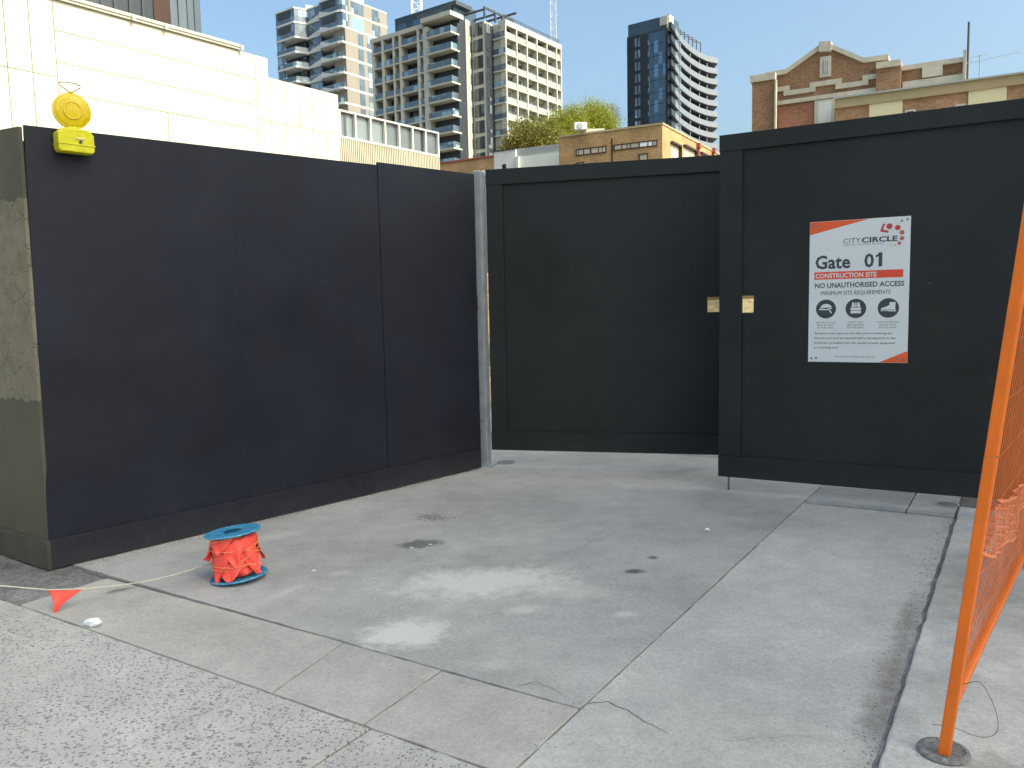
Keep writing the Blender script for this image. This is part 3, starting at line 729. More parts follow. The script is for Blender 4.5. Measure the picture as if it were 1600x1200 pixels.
# the run of cord leaving the reel, with one flag hanging from it
cA = CAM + ray(330, 880)*(4.62/ray(330, 880).y)
def dp(px, py, y): d = ray(px, py); return CAM + d*(y/d.y)
fa = dp(131, 920, 4.14); fb = dp(75, 921.5, 4.12); fe = dp(-120, 905, 4.02)
pts = [cA+(fa-cA)*s_ + Vector((0, 0, -.028*math.sin(math.pi*s_))) for s_ in [i/14 for i in range(15)]]
pts += [fa+(fb-fa)*s_ for s_ in (.33, .66, 1)] + [fb+(fe-fb)*s_ for s_ in (.25, .5, .75, 1)]
br = thing('bunting_line', (fa.x, fa.y, 0), 'cream cord with one orange flag, running from the reel to the left', 'bunting')
MB().tube(pts, .0032, 6).build('cord', M['cord'], br, smooth=True)
tip = dp(84, 962, 4.08); vs = []; fs = []; n1, n2 = 8, 7
for i in range(n1+1):
    for j in range(n2+1):
        s_ = i/n1; t_ = j/n2
        p = (fb.lerp(fa, s_)).lerp(tip, t_); p += Vector((.0, -1, .0))*(.014*math.sin(s_*5+t_*3)*t_)
        if t_ < .95: p.z += -.006*math.sin(s_*math.pi)
        wob = (s_-.45)*(-.03)*math.sin(t_*math.pi)*1.3; p.x += wob
        vs.append(p)
for i in range(n1):
    for j in range(n2):
        a = i*(n2+1)+j; fs.append((a, a+1, a+n2+2, a+n2+1))
fo = MB().add(vs, fs).build('flag', M['flag'], br, smooth=True)
sm = fo.modifiers.new('thickness', 'SOLIDIFY'); sm.thickness = .0015

# ------------------------------------------------------------------ litter
def litter(px, py, size, label, seed, hgt=1.0):
    random.seed(seed); c = gp(px, py); mb = MB(); k = 7; vs = []; fs = []
    for i in range(5):
        for j in range(k):
            a = 2*math.pi*j/k; r = size*(.25+.75*math.sin(math.pi*(i+.6)/5.2))*random.uniform(.6, 1.15)
            vs.append((c.x+r*math.cos(a)*1.3, c.y+r*math.sin(a)*.8, .004+size*hgt*i/4*random.uniform(.8, 1.2)))
    for i in range(4):
        for j in range(k):
            a = i*k+j; b_ = i*k+(j+1) % k; fs.append((a, b_, b_+k, a+k))
    fs += [list(range(k))[::-1], [len(vs)-k+j for j in range(k)]]
    o = mb.add(vs, fs).build('litter', M['paper']); tag(o, label, 'litter', 'scraps of white paper on the concrete')
litter(146, 979, .036, 'crumpled white paper scrap just below the hanging orange flag', 3)
litter(1105, 830, .017, 'small white paper scrap near the dark spots on the driveway', 5)
litter(490, 893, .013, 'tiny white paper scrap right of the blue reel', 9, .4)
litter(643, 857, .012, 'white paper shred at the left edge of the dark oily stain', 12, .4)
litter(672, 852, .012, 'white paper shred at the right edge of the dark oily stain', 15, .4)

# ------------------------------------------------------------------ orange temporary fence panel on the right
foot = gp(1475, 1178, .035)
rA = gp(1499, 1088, .19); rB = gp(1600, 872, .19)
pd = Vector((rB.x-rA.x, rB.y-rA.y, 0)).normalized()
d_ = ray(1599, 400); topm = CAM + d_*(2.36/d_.y)
up = (topm-foot).normalized()
fr_ = thing('fence_panel', foot, 'orange steel mesh fence panel leaning over the kerb on the right', 'fence')
nrm = up.cross(pd).normalized()
FL, FH = 2.35, 2.25
P3 = lambda u, v: foot + pd*u + up*v
r_ = .018
MB().beam(P3(0, 0), P3(0, FH), r_, up=nrm).build('end_post', M['orange'], fr_, bevel=.006)
MB().beam(P3(FL, 0), P3(FL, FH), r_, up=nrm).build('end_post', M['orange'], fr_, bevel=.006)
MB().beam(P3(r_, .19), P3(FL-r_, .19), r_*.95, up=nrm).build('bottom_rail', M['orange'], fr_, bevel=.006)
MB().beam(P3(r_, FH-.03), P3(FL-r_, FH-.03), r_*.95, up=nrm).build('top_rail', M['orange'], fr_, bevel=.006)
mb = MB()
for i in range(1, 47): mb.tube([P3(i*.05, .20), P3(i*.05, FH-.04)], .0017, 5)
for i in range(1, 11): mb.tube([P3(.02, .19+i*.2)+nrm*.004, P3(FL-.02, .19+i*.2)+nrm*.004], .0017, 5)
mb.build('wire_mesh', M['orangewire'], fr_)
w0 = P3(.05, .24)
MB().tube(smooth_path([w0+Vector((-.002, 0, .03)), w0+Vector((.012, -.005, 0)), w0+Vector((.06, -.03, .015)), w0+Vector((.10, -.05, -.07)), w0+Vector((.10, -.06, -.14)), w0+Vector((.05, -.05, -.16)), w0+Vector((-.03, -.03, -.135)), w0+Vector((-.10, -.04, -.12))]), .0013, 5).build('tie_wire', M['rust'], fr_, smooth=True)
mb = MB(); c_ = P3(0, 1.03); mb.tube([c_+nrm*.019-pd*.017, c_-nrm*.019-pd*.017+up*.01, c_-nrm*.019+pd*.02+up*.004], .0016, 5); mb.build('tie_wrap', M['rust'], fr_)
# plastic net tied to the lower half: open ribs below, the surplus folded over on top
ng = thing('barrier_net', P3(.3, .2), 'orange plastic barrier netting tied low on the fence panel', 'netting')
sag = lambda u: .86 - .12*math.sin(min(1, u/2.3)*math.pi)
mb = MB()
off = lambda u, v: nrm*(-.012-.006*math.sin(u*9+v*7))
for i in range(0, 84):
    u = .025+i*.0275
    for j in range(4):
        v0 = .21+(sag(u)-.21)*j/4; v1 = .21+(sag(u)-.21)*(j+1)/4
        mb.add([P3(u-.0012, v0)+off(u, v0), P3(u+.0012, v0)+off(u, v0), P3(u+.0012, v1)+off(u, v1), P3(u-.0012, v1)+off(u, v1)], [(0, 1, 2, 3)])
for j in (3, 6):
    for i in range(24):
        ua, ub = .025+i*.095, .025+(i+1)*.095
        va = .22+(sag(ua)-.22)*j/9.5; vb = .22+(sag(ub)-.22)*j/9.5
        mb.add([P3(ua, va)+off(ua, va), P3(ub, vb)+off(ub, vb), P3(ub, vb+.003)+off(ub, vb), P3(ua, va+.003)+off(ua, va)], [(0, 1, 2, 3)])
mb.build('net_ribs', M['net'], ng, recalc=False)
mb = MB()
top = lambda u: sag(u)+.015
bot = lambda u: sag(u)-.13-.06*math.sin(u*2.6)+.008*math.sin(u*21)
q = lambda u, f: P3(u, top(u)+(bot(u)-top(u))*f)-nrm*(.018+.012*math.sin(f*3.1+u*13)+.008*math.sin(u*31))
for lay in range(1):
    for i in range(200):
        u = .03+i*.0115+lay*.005+.002*math.sin(i*1.7)
        for j in range(5):
            f0, f1 = j/5, (j+1)/5; w_ = .0019; sh_ = nrm*(-.009*lay)
            du = lay*.02*(f0-.5); dv = lay*.02*(f1-.5)
            mb.add([q(u+du-w_, f0)+sh_, q(u+du+w_, f0)+sh_, q(u+dv+w_, f1)+sh_, q(u+dv-w_, f1)+sh_], [(0, 1, 2, 3)])
    for f in (0, .16, .33, .5, .66, .83, .99):
        for i in range(46):
            ua, ub = .03+i*.0495, .03+(i+1)*.0495; h_ = .02 if f not in (0, .99) else .06; sh_ = nrm*(-.009*lay)
            mb.add([q(ua, f)+sh_, q(ub, f)+sh_, q(ub, min(1.05, f+h_))+sh_, q(ua, min(1.05, f+h_))+sh_], [(0, 1, 2, 3)])
mb.build('folded_edge', M['net'], ng, recalc=False)
# footing the post stands in
mb = MB(); MF = Matrix.Translation((foot.x+.01, foot.y+.02, .0355))
mb.lathe(MF, [(.082, -.004), (.079, .004), (.066, .008), (.058, .003), (.04, .002), (.002, .003)], 28)
o = mb.build('post_footing', M['gravel'], smooth=False); tag(o, 'round dirty concrete footing under the orange fence post', 'footing')

# ------------------------------------------------------------------ buildings
A_ = hdir(1720); B_ = hdir(-900)
def window(mb_parent, fr, px0, py0, px1, py1, m, frame=None, n=0, depth=.12, fw=.06, name='window', panes=1):
    u0, z1 = fr.uz(px0, py0, n); u1, z0 = fr.uz(px1, py1, n)
    if u0 > u1: u0, u1 = u1, u0
    if z0 > z1: z0, z1 = z1, z0
    mb = MB(); mb.box(fr, u0, u1, n-.02, n+.02, z0, z1)
    o = mb.build(name, m, mb_parent)
    if frame:
        mb = MB()
        mb.box(fr, u0-fw, u1+fw, n-.02, n+depth, z1, z1+fw); mb.box(fr, u0-fw, u1+fw, n-.02, n+depth, z0-fw, z0)
        mb.box(fr, u0-fw, u0, n-.02, n+depth, z0, z1); mb.box(fr, u1, u1+fw, n-.02, n+depth, z0, z1)
        for i in range(1, panes):
            u = u0+(u1-u0)*i/panes; mb.box(fr, u-fw*.5, u+fw*.5, n-.02, n+depth, z0, z1)
        mb.build('frame', frame, o)
    return o

# --- white precast building, left
P = at(100, 22, 60); V = hdir(1760); fw_ = Fr(P, V)
uu = lambda px, py=200: fw_.uz(px, py)[0]
ZT = fw_.uz(417, 91)[1]; ZL = fw_.uz(475, 135)[1]
root = thing('precast_building', (P.x, P.y, 0), 'cream precast panel building behind the left hoarding', 'building')
ua, ub, uc_, ud = uu(-160)-38, uu(418, 105), uu(528.5, 175), uu(685, 228)
mb = MB(); mb.box(fw_, ua, ub-.05, -9, -.02, 0, ZT-.03); mb.box(fw_, ub-.05, uc_-.03, -9, -.02, 0, ZL-.03)
mb.build('panel_backing', M['jointgap'], root)
mb = MB(); j = .009
def pan(u0, u1, z0, z1, n=0.0): mb.box(fw_, u0+j, u1-j, -.019, n+.02, z0+j, z1-j)
us = [uu(-160)-38, uu(-100), uu(-30), uu(11, 100), uu(49, 90), uu(85, 60)]
zl = fw_.uz(50, 113)[1]
for i in range(5):
    pan(us[i], us[i+1], zl, ZT); pan(us[i], us[i+1], 0, zl)
zs = [ZT, fw_.uz(90, 48.5)[1], fw_.uz(90, 97)[1], fw_.uz(140, 153)[1], 0]
um = uu(398, 100)
pan(us[5], um, zs[1], zs[0]); pan(us[5], um, zs[2], zs[1])
uk = uu(263)
pan(us[5], um, zs[3], zs[2]); pan(us[5], uk, 0, zs[3]); pan(uk, um, 0, zs[3])
zq = fw_.uz(405, 187)[1]
pan(um, ub, zq, ZT); pan(um, ub, 0, zq)
zq2 = fw_.uz(421, 190)[1]
k0 = uu(421); n_ = 6
ul = [ub] + [uu(x, y) for x, y in ((445, 165), (468, 170), (488, 175), (508, 180))] + [uc_]
for i in range(5): pan(ul[i], ul[i+1], zq2, ZL); pan(ul[i], ul[i+1], 0, zq2)
mb.build('wall_panels', M['precast'], root)
# gutter and curved roof edge
mb = MB(); gu0, gu1 = ua, uu(372, 71)
mb.box(fw_, gu0, gu1, -.6, .10, ZT+.004, ZT+.07); mb.box(fw_, gu0, gu1, .05, .13, ZT+.072, ZT+.16); mb.build('gutter', M['cream'], root)
for px in (205, 255, 372):
    u = uu(px, 40); MB().box(fw_, u-.04, u+.04, .13, .19, ZT-.02, ZT+.13).build('gutter_bracket', M['white_trim'], root)
# glazed pavilion and ribbed base
zg1, zg0 = fw_.uz(606, 188.5)[1], fw_.uz(606, 228)[1]
MB().box(fw_, uc_+.01, ud, -7, -.12, zg0+.01, zg1-.05).build('pavilion_glass', M['gl_room'], root)
mb = MB(); mb.box(fw_, uc_, ud+.03, -7, .03, zg1-.06, zg1); mb.box(fw_, uc_, ud+.03, -.10, .03, zg0-.04, zg0+.03); mb.build('pavilion_rail', M['white_trim'], root)
for i in range(8):
    u = uc_+.05+(ud-uc_-.05)*i/7; MB().box(fw_, u-.035, u+.035, -.10, .02, zg0+.032, zg1-.062).build('mullion', M['white_trim'], root)
mb = MB(); mb.box(fw_, uc_, ud+.05, -7, -.06, 0, zg0-.042); nr = 58
for i in range(nr):
    u = uc_+(ud+.05-uc_)*(i+.5)/nr; wv_ = (ud-uc_)/nr; mb.box(fw_, u-wv_*.27, u+wv_*.27, -.059, .02, 0, zg0-.042)
mb.build('ribbed_wall', M['ribbed'], root)
# --- curved grey tower above it
cR = at(313, 44, 10); rad = 11.0
hh_ = hdir(313, 10); perp = Vector((-hh_.y, hh_.x))
cc = cR + perp*rad
root = thing('curved_tower', (cc.x, cc.y, 0), 'grey curved tower rising over the precast building, top left', 'building')
mb = MB(); seg = 48
ang0 = math.atan2(-cc.y, -cc.x)
pts = [(cc.x+rad*math.cos(2*math.pi*i/seg), cc.y+rad*math.sin(2*math.pi*i/seg)) for i in range(seg)]
mb.plan(pts, 0, 40).build('cylinder_wall', M['greyblue'], root)
def arcpts(px0, px1, r, k=8):
    out = []
    for i in range(k+1):
        h = hdir(px0+(px1-px0)*i/k, 10); bq = h.dot(cc); dq = bq*bq-cc.dot(cc)+r*r
        out.append(h*(bq-math.sqrt(max(0, dq))))
    return out
zw0 = 1.55+(492-18)*36/1250-1.9
for (a_, b_, nm, mm, z0, z1, r2) in ((20, 240, 'window_band', 'recess', zw0+.4, 22, .06), (240, 266, 'brown_panel', 'brownframe', zw0-.9, 22, .1)):
    o1 = arcpts(a_, b_, rad+r2); i1 = arcpts(a_, b_, rad-.2)
    MB().plan(o1+i1[::-1], z0, z1).build(nm, M[mm], root)
o1 = arcpts(40, 266, rad+.14); i1 = arcpts(40, 266, rad-.2)
MB().plan(o1+i1[::-1], zw0-1.3, zw0-.9-.01).build('sill_band', M['white_trim'], root)
for px in (158, 178, 202, 222):
    q = arcpts(px, px+2.5, rad+.11, 1); q2 = arcpts(px, px+2.5, rad-.1, 1)
    MB().plan(q+q2[::-1], zw0+.4, 22).build('mullion', M['darksteel'], root)
for px in (278, 292, 303):
    q = arcpts(px, px+.7, rad+.02, 1); q2 = arcpts(px, px+.7, rad-.1, 1)
    MB().plan(q+q2[::-1], 5, 40).build('panel_seam', M['darksteel'], root)

# --- tower with wavy white balconies (far left)
D1 = 190
c0 = at(533, D1, 60)
pA = along(c0, A_, 606, 60); p500 = along(c0, B_, 500, 60)
q500 = at(500, p500.y+1.6, 60); p481 = along(q500, B_, 481, 60)
p460 = along(p481, Vector((.87, .5)), 460, 60); p431 = along(p460, B_, 431, 60)
outl = [p431, p460, p481, q500, p500, c0.lerp(p500, .16), c0.lerp(pA, .03), c0.lerp(pA, .14), pA]
back = [pA + B_*0 + Vector((-10, 14)), p431+Vector((6, 22))]
root = thing('apartment_tower', (c0.x, c0.y, 0), 'apartment tower with wavy white balcony bands, farthest left', 'building')
zr = 1.55+(485.5-13)*D1/1250; FH1 = 3.42
sh = lambda pts, d: [Vector((p.x+d*.55, p.y+d*.85)) for p in pts]
deep = sh(outl, 3.0)
MB().plan(deep[:-1]+[pA-A_*.5+Vector((-2, 1.5))]+back, 0, zr-.3).build('core_wall', M['gl_dark'], root)
MB().plan(outl+back, zr-.35, zr).build('roof_slab', M['white_trim'], root)
for k_ in range(1, 10):
    z = zr-FH1*k_
    MB().plan(outl+back, z-.22, z+.22).build('balcony_slab', M['white_trim'], root)
    # raised white wave across the step
    mb = MB(); a3 = [p481, q500]
    for (s0, s1, h0, h1) in ((p481, q500, .25, 1.25), (p500, p500.lerp(c0, .5), 1.15, .24)):
        of = Vector((.35, .55))
        mb.add([(s0.x, s0.y, z+.221), (s1.x, s1.y, z+.221), (s1.x, s1.y, z+h1), (s0.x, s0.y, z+h0),
                (s0.x+of.x, s0.y+of.y, z+.221), (s1.x+of.x, s1.y+of.y, z+.221), (s1.x+of.x, s1.y+of.y, z+h1), (s0.x+of.x, s0.y+of.y, z+h0)],
               [(0,1,2,3),(4,7,6,5),(0,4,5,1),(1,5,6,2),(2,6,7,3),(3,7,4,0)])
    mb.build('white_wave', M['white_trim'], root)
    if k_ <= 2:
        gi = sh(outl[:-1], .25); z0, z1 = z+.23, z+FH1-.36 if k_ == 1 else z+FH1-.23
        lo = gi[:4]; MB().plan(lo+sh(lo, .3)[::-1], z0, z1).build('glass_wall', M['gl_sky'], root)
        lo = gi[4:]; MB().plan(lo+sh(lo, .3)[::-1], z0, z1).build('glass_wall', M['gl_sky'], root)
        for (a3, b3, t0, t1) in ((p431, p460, .12, .78), (p500, c0, .1, .75)):   # dark panel painted for the shade inside the loggia
            x0, x1 = a3.lerp(b3, t0), a3.lerp(b3, t1); x0 = sh([x0], .12)[0]; x1 = sh([x1], .12)[0]
            MB().plan([x0, x1]+sh([x1, x0], .3), z+1.45, z+FH1-.55).build('loggia_shade_panel', M['recess'], root)
    else:
        gi = sh(outl[:7], .15)
        for lo in (gi[:4], gi[4:]): MB().plan(lo+sh(lo, .1)[::-1], z+.23, z+1.25).build('balustrade', M['gl_blue'], root)
        wg = sh([p431, p431.lerp(p460, .35)], .3); MB().plan(wg+sh(wg, .3)[::-1], z+.23, z+FH1-.23).build('glass_wall', M['gl_sky'], root)
        wg = sh([p481, q500], .3); MB().plan(wg+sh(wg, .3)[::-1], z+.23, z+FH1-.23).build('glass_wall', M['gl_sky'], root)
f1 = Fr(c0, pA-c0)
u0 = f1.uz(541.5, 100)[0]; u1 = (pA-c0).length
MB().box(f1, u0, u1-.1, -4, -.05, 0, zr-.36).build('side_wall', M['taupe'], root)
for k_ in range(1, 9):
    z = zr-FH1*k_
    for (pa, pb_) in (((552, 571), (584, 596)) if k_ <= 2 else ((561, 569), (575, 597))):
        x0, x1 = f1.uz(pa, 100)[0], f1.uz(pb_, 100)[0]
        MB().box(f1, x0, x1, -.06, .0, z+.3, z+FH1-.5).build('window', M['teal'] if (k_ == 2 and pa == 552) else M['gl_sky'], root)
mb = MB(); q = [sh([p460], 4)[0], sh([p481], 4)[0], sh([p481], 9)[0], sh([p460], 9)[0]]; mb.plan(q, zr+.01, zr+1.6); mb.build('plant_screen', M['tin'], root); mb = MB()
q = [sh([p500.lerp(c0, .5)], 3)[0], sh([c0], 3)[0], sh([c0], 8)[0], sh([p500.lerp(c0, .5)], 8)[0]]; mb.plan(q, zr+.01, zr+1.5); mb.build('plant_screen', M['tin'], root)

# --- cream grid apartment tower (middle)
D2 = 150
P0 = at(706.5, D2, 65); P1_ = along(P0, A_, 737, 65); P2 = along(P1_, -B_, 757, 65); P3_ = along(P2, A_, 770, 65); P4 = along(P3_, -B_, 790, 65); P5 = along(P4, A_, 877, 65)
PL = along(P0, B_, 580, 65)
LB = Fr(P0, PL-P0); LA = Fr(P0, P1_-P0); MBf = Fr(P2, P1_-P2); MA = Fr(P2, P3_-P2); RB = Fr(P4, P3_-P4); RA = Fr(P4, P5-P4)
root = thing('apartment_tower', (P0.x, P0.y, 0), 'cream grid apartment tower with dark rooftop, in the middle', 'building')
FH2 = 2.93; ztp = 1.55+(482-42.5)*D2/1250
LLn = (PL-P0).length; RLn = (P5-P4).length
# bodies
MB().plan([LB.pt(LLn, -2.2, 0), LB.pt(0.0, -2.2, 0), LB.pt(0, -14, 0), LB.pt(LLn, -14, 0)], 0, ztp-.3).build('core_wall', M['charcoal'], root)
mb = MB(); la1 = (P1_-P0).length
ub_ = LA.uz(715, 65)[0]
mb.box(LA, ub_, la1, -6, 0, 0, ztp-1.0); mb.build('side_wall', M['charcoal'], root)
us_ = LA.uz(727.5, 65)[0]
MB().box(LA, us_, la1-.4, -.5, .06, 0, ztp+.25).build('side_pier', M['cream'], root)
MB().box(MBf, 0, (P1_-P2).length, -8, 0, 0, ztp-.6).build('side_wall', M['charcoal'], root)
MB().box(MA, 0, (P3_-P2).length, -8, 0, 0, ztp-.2).build('side_pier', M['cream'], root)
MB().box(RB, 1.25, (P3_-P4).length, -9, -1.6, 0, ztp-1).build('side_wall', M['gl_dark'], root)
MB().box(RA, .2, RLn, -12, -1.1, 0, ztp-.4).build('grid_wall', M['cream'], root)
for k_ in range(1, 17):
    z = ztp-FH2*k_
    if z < 8: break
    x0 = LA.uz(729, 100)[0]; 
    MB().box(LA, us_+1.2, us_+2.6, .05, .12, z+.5, z+2.3).build('window', M['gl_dark'], root)
    MB().box(LA, us_+2.65, us_+3.4, .05, .7, z-.1, z+.12).build('sun_hood', M['white_trim'], root)
    MB().box(MBf, .4, (P1_-P2).length-.4, -.01, .05, z+.3, z+2.6).build('window', M['gl_dark'], root)
    MB().box(MA, .6, 1.7, -.01, .05, z+.4, z+2.5).build('window', M['gl_dark'], root)
ul_ = lambda px: LB.uz(px, 65)[0]
cols = [(580.5, 582.5), (595.5, 598.5), (613, 615), (623, 626), (651.5, 654.5), (661, 668.5)]
NF = 14
for k_ in range(1, NF):
    z = ztp-FH2*k_
    MB().box(LB, ul_(661), LLn, -2.1, -.04, z-.13, z+.13).build('floor_slab', M['cream'], root)
    MB().box(LB, ul_(661), LLn, -.16, -.09, z+.14, z+1.15).build('balustrade', M['gl_blue'], root)
    MB().box(LB, ul_(651), LLn-.2, -2.19, -2.12, z+.15, z+2.6).build('window', M['gl_dark'], root)
    b_ = MB().box(LB, 0, ul_(668.5), -2.1, .35, z-.2, z+.08).build('balcony', M['cream'], root)
    mb = MB(); mb.box(LB, .05, ul_(668.5), .22, .28, z+.09, z+1.15); mb.box(LB, .05, .11, -2.0, .215, z+.09, z+1.15); mb.build('glass_rail', M['gl_blue'], b_)
    MB().box(LB, .6, ul_(668.5), -2.19, -2.12, z+.1, z+2.4).build('window', M['gl_dark'], root)
for (a_, b2) in cols:
    MB().box(LB, ul_(b2), ul_(a_), -1.9, .06, 0, ztp-.8).build('column', M['cream'], root)
mb = MB(); mb.box(LB, ul_(661), LLn+.3, -2.3, .08, ztp-.8, ztp-.05); mb.build('roof_beam', M['cream'], root)
mb = MB(); mb.box(LB, -.1, ul_(660.5), -3.3, .5, ztp-.1, ztp+.7); mb.build('canopy', M['cream'], root)
# dark rooftop storey
u0, u1 = ul_(697), ul_(604.5)
zp = LB.uz(697, 7, -3)[1]
MB().box(LB, u0, u1, -9, -2.4, ztp-.04, zp).build('penthouse', M['bluegrey'], root)
for (a_, b2) in ((609, 623), (633, 645), (658, 661), (675, 688)):
    MB().box(LB, ul_(b2), ul_(a_), -2.41, -2.34, ztp+.2, zp-1.3).build('penthouse_window', M['gl_deep'], root)
mb = MB()
for i in range(60):
    u = u0+(u1-u0)*i/60; mb.box(LB, u, u+.06, -2.40, -2.36, ztp-.03, zp)
mb.build('penthouse_ribs', M['charcoal'], root)
mb = MB(); 
x0 = LB.pt(u0, -2.4, zp-.35)
mb.box(LA, .0+2.0, la1+1, -3.2, -.5, zp-.9, zp-.2)
mb.build('terrace_roof', M['darksteel'], root)
mb = MB()
for i in range(26):
    u = -.05+i*.32; mb.box(LB, u, u+.05, .32, .37, ztp+.71, ztp+1.6)
mb.box(LB, -.1, 8.2, .31, .38, ztp+1.6, ztp+1.68); mb.build('roof_railing', M['darksteel'], root)
# right block: sunlit grid
ur = lambda px: RA.uz(px, 65)[0]
cr = [789.5, 806.5, 822.5, 838, 853.5, 868.5, 875.5]
for px in cr: MB().box(RA, ur(px)-.02, ur(px)+.30, -1.09, .08, 0, ztp-.9).build('column', M['cream'], root)
MB().box(RA, -.05, RLn, -1.6, .12, ztp-.95, ztp+.05).build('roof_beam', M['cream'], root)
for k_ in range(1, NF):
    z = ztp-.15-FH2*k_
    MB().box(RA, 0, RLn, -1.09, .03, z-.14, z+.14).build('floor_slab', M['cream'], root)
    for i in range(6):
        a_, b2 = ur(cr[i])+.32, ur(cr[i+1])-.03
        if k_ < 10: MB().box(RA, a_, b2, -.14, -.06, z+.15, z+1.1).build('balcony_front', M['gl_pale'], root)
        if i < 5:
            s_ = .35 if (i+k_) % 2 else .48
            MB().box(RA, a_+(b2-a_)*s_, a_+(b2-a_)*(s_+.5), -1.11, -1.04, z+.3, z+2.3).build('door_window', M['gl_dark'], root)
    b_ = MB().box(RB, 0, (P3_-P4).length-.2, -1.55, .3, z-.18, z+.10).build('balcony', M['cream'], root)
    mb = MB(); mb.box(RB, .02, (P3_-P4).length-.25, .17, .24, z+.11, z+1.1); mb.build('glass_rail', M['gl_blue'], b_)
    MB().box(RA, RLn, RLn+.35, -2, -.2, z-.14, z+.1).build('slab_end', M['cream'], root)
# pergola and railing on its roof
mb = MB()
for px in (774, 790.5, 801, 818):
    u = ur(px); mb.box(RA, u, u+.28, -2.6, -2.3, ztp+.06, ztp+1.7)
    mb.box(RA, u, u+.28, -9, -2.62, ztp+1.4, ztp+1.7)
mb.box(RA, ur(774), ur(819), -2.6, -2.3, ztp+1.71, ztp+2.05)
mb.box(RB, -.4, 6.5, -3.2, -2.9, ztp+1.72, ztp+2.05)
mb.build('pergola', M['darksteel'], root)
mb = MB()
nb = 46
for i in range(nb):
    u = .1+(RLn-.3)*i/(nb-1); mb.box(RA, u, u+.06, -.5, -.44, ztp+.06, ztp+1.0)
mb.box(RA, .1, RLn-.1, -.52, -.43, ztp+1.0, ztp+1.08); mb.build('roof_railing', M['darksteel'], root)

# --- crane masts
def mast(name, px, D, w_, z0, z1, m, label, step):
    p = at(px, D); root = thing(name, (p.x, p.y, 0), label, 'crane mast', 'lattice crane masts')
    mb = MB(); h_ = w_/2; C4 = [(-h_, -h_), (h_, -h_), (h_, h_), (-h_, h_)]
    for (x, y) in C4: mb.beam((p.x+x, p.y+y, z0), (p.x+x, p.y+y, z1), w_*.055)
    mb.build('chord', m, root); mb = MB()
    n = int((z1-z0)/step)
    for i in range(n):
        za, zb = z0+i*step, z0+(i+1)*step
        for j_ in range(4):
            a, b_ = C4[j_], C4[(j_+1) % 4]
            if i % 2: a, b_ = b_, a
            mb.beam((p.x+a[0], p.y+a[1], za), (p.x+b_[0], p.y+b_[1], zb), w_*.028)
            mb.beam((p.x+a[0], p.y+a[1], za), (p.x+b_[0], p.y+b_[1], za), w_*.028)
    mb.build('lacing', m, root)
mast('crane_mast', 871.5, 172, 1.15, 30, 95, M['latt'], 'tall grey lattice mast rising at the right end of the cream grid tower', 1.2)
mast('crane_mast', 666, 175, 2.0, 50, 82, M['lattw'], 'white lattice mast rising behind the dark rooftop storey', 2.0)

# --- dark glass tower with curved pale balconies (right)
D3 = 240
c3 = at(1044, D3, 130); l3 = along(c3, B_, 980, 130)
fB = Fr(c3, l3-c3); LB3 = (l3-c3).length
root = thing('glass_tower', (c3.x, c3.y, 0), 'dark blue glass tower with curved pale balcony bands, right of the tree', 'building')
zt3 = 1.55+(475-42)*D3/1250; zb3 = zt3-3.8
curve = [at(1045.5, 236), at(1050, 235), at(1056, 240), at(1062, 246.5), at(1070, 252), at(1079, 257.5), at(1092, 263.5), at(1104, 267.5), at(1109, 268.6), at(1120.5, 270.3)]
bk3 = [at(1120, 280), at(1085, 300), l3+A_*30]
MB().plan([c3]+[l3]+[l3+A_*32, at(1104, 285), at(1098, 272), at(1078, 264), at(1060, 252)], 0, zb3+.2).build('core_wall', M['recess'], root)
MB().box(fB, .05, LB3, -8, 0, 0, zb3).build('glass_face', M['bluegrey'], root)
MB().box(fB, .3, LB3-.2, -8, -.4, zb3+.01, zt3).build('roof_screen', M['bluegrey'], root)
MB().box(fB, .25, 2.6, -1.2, .06, zt3-2.6, zt3-.2).build('roof_box', M['cream'], root)
MB().box(Fr(c3, A_), .2, 3.0, -.5, .3, zb3-.5, zt3+.1).build('roof_pier', M['creampaint'], root)
uf = lambda px: fB.uz(px, 100)[0]
FH3 = 3.42
for k_ in range(0, 15):
    z = zb3-.3-FH3*(k_+1)
    MB().box(fB, uf(1040), uf(1014), -.01, .08, z+.12, z+FH3).build('curtain_panel', M['gl_deep'], root)
    for (a_, b2) in ((992, 995.5), (997, 1000.5)): MB().box(fB, uf(b2), uf(a_), -.01, .09, z+.5, z+2.9).build('window', M['gl_sky'], root)
    MB().box(fB, uf(1014), uf(1012.5), -.01, .10, z+.3, z+1.6).build('vent_window', M['lightband'], root)
inn = [p + Vector((-.9, .6)) for p in curve]
for k_ in range(0, 13):
    zt_ = 81.2-FH3*k_
    MB().plan(curve[2:]+inn[2:][::-1], zt_-1.7, zt_).build('balcony_band', M['lightband'], root)
    MB().plan([Vector((p.x*.9985, p.y+.25)) for p in curve[2:]]+[at(1104, 285), at(1070, 262), c3+A_*1], zt_-1.9, zt_-1.72).build('balcony_floor', M['charcoal'], root)
    MB().plan(curve[:3]+[at(1056, 250), c3+A_*4], zt_-1.75, zt_-.15).build('rounded_end', M['charcoal'], root)
    if k_:
        for px, dd in ((1063.5, 248.2), (1078.5, 258.4), (1092.5, 265), (1104, 268.6)):
            p = at(px, dd); MB().wbox(p.x-.15, p.x+.15, p.y-.15, p.y+.15, zt_+.002, zt_+FH3-1.92).build('post', M['lightband'], root)
for i in range(8):                                           # row of steel frames on the roof terrace
    f_ = i/7; p = at(1051+43*f_, 246+21*f_); a = Vector((p.x, p.y, 80)); top = 87.2-.35*i*0
    mb = MB(); mb.beam(a, a+Vector((0, 0, 4.2+.14*i)), .12); mb.beam(a+Vector((0, 0, 4.1+.14*i)), a+Vector((-2.6, -1.2, 4.1+.14*i)), .12); mb.build('terrace_frame', M['charcoal'], root)

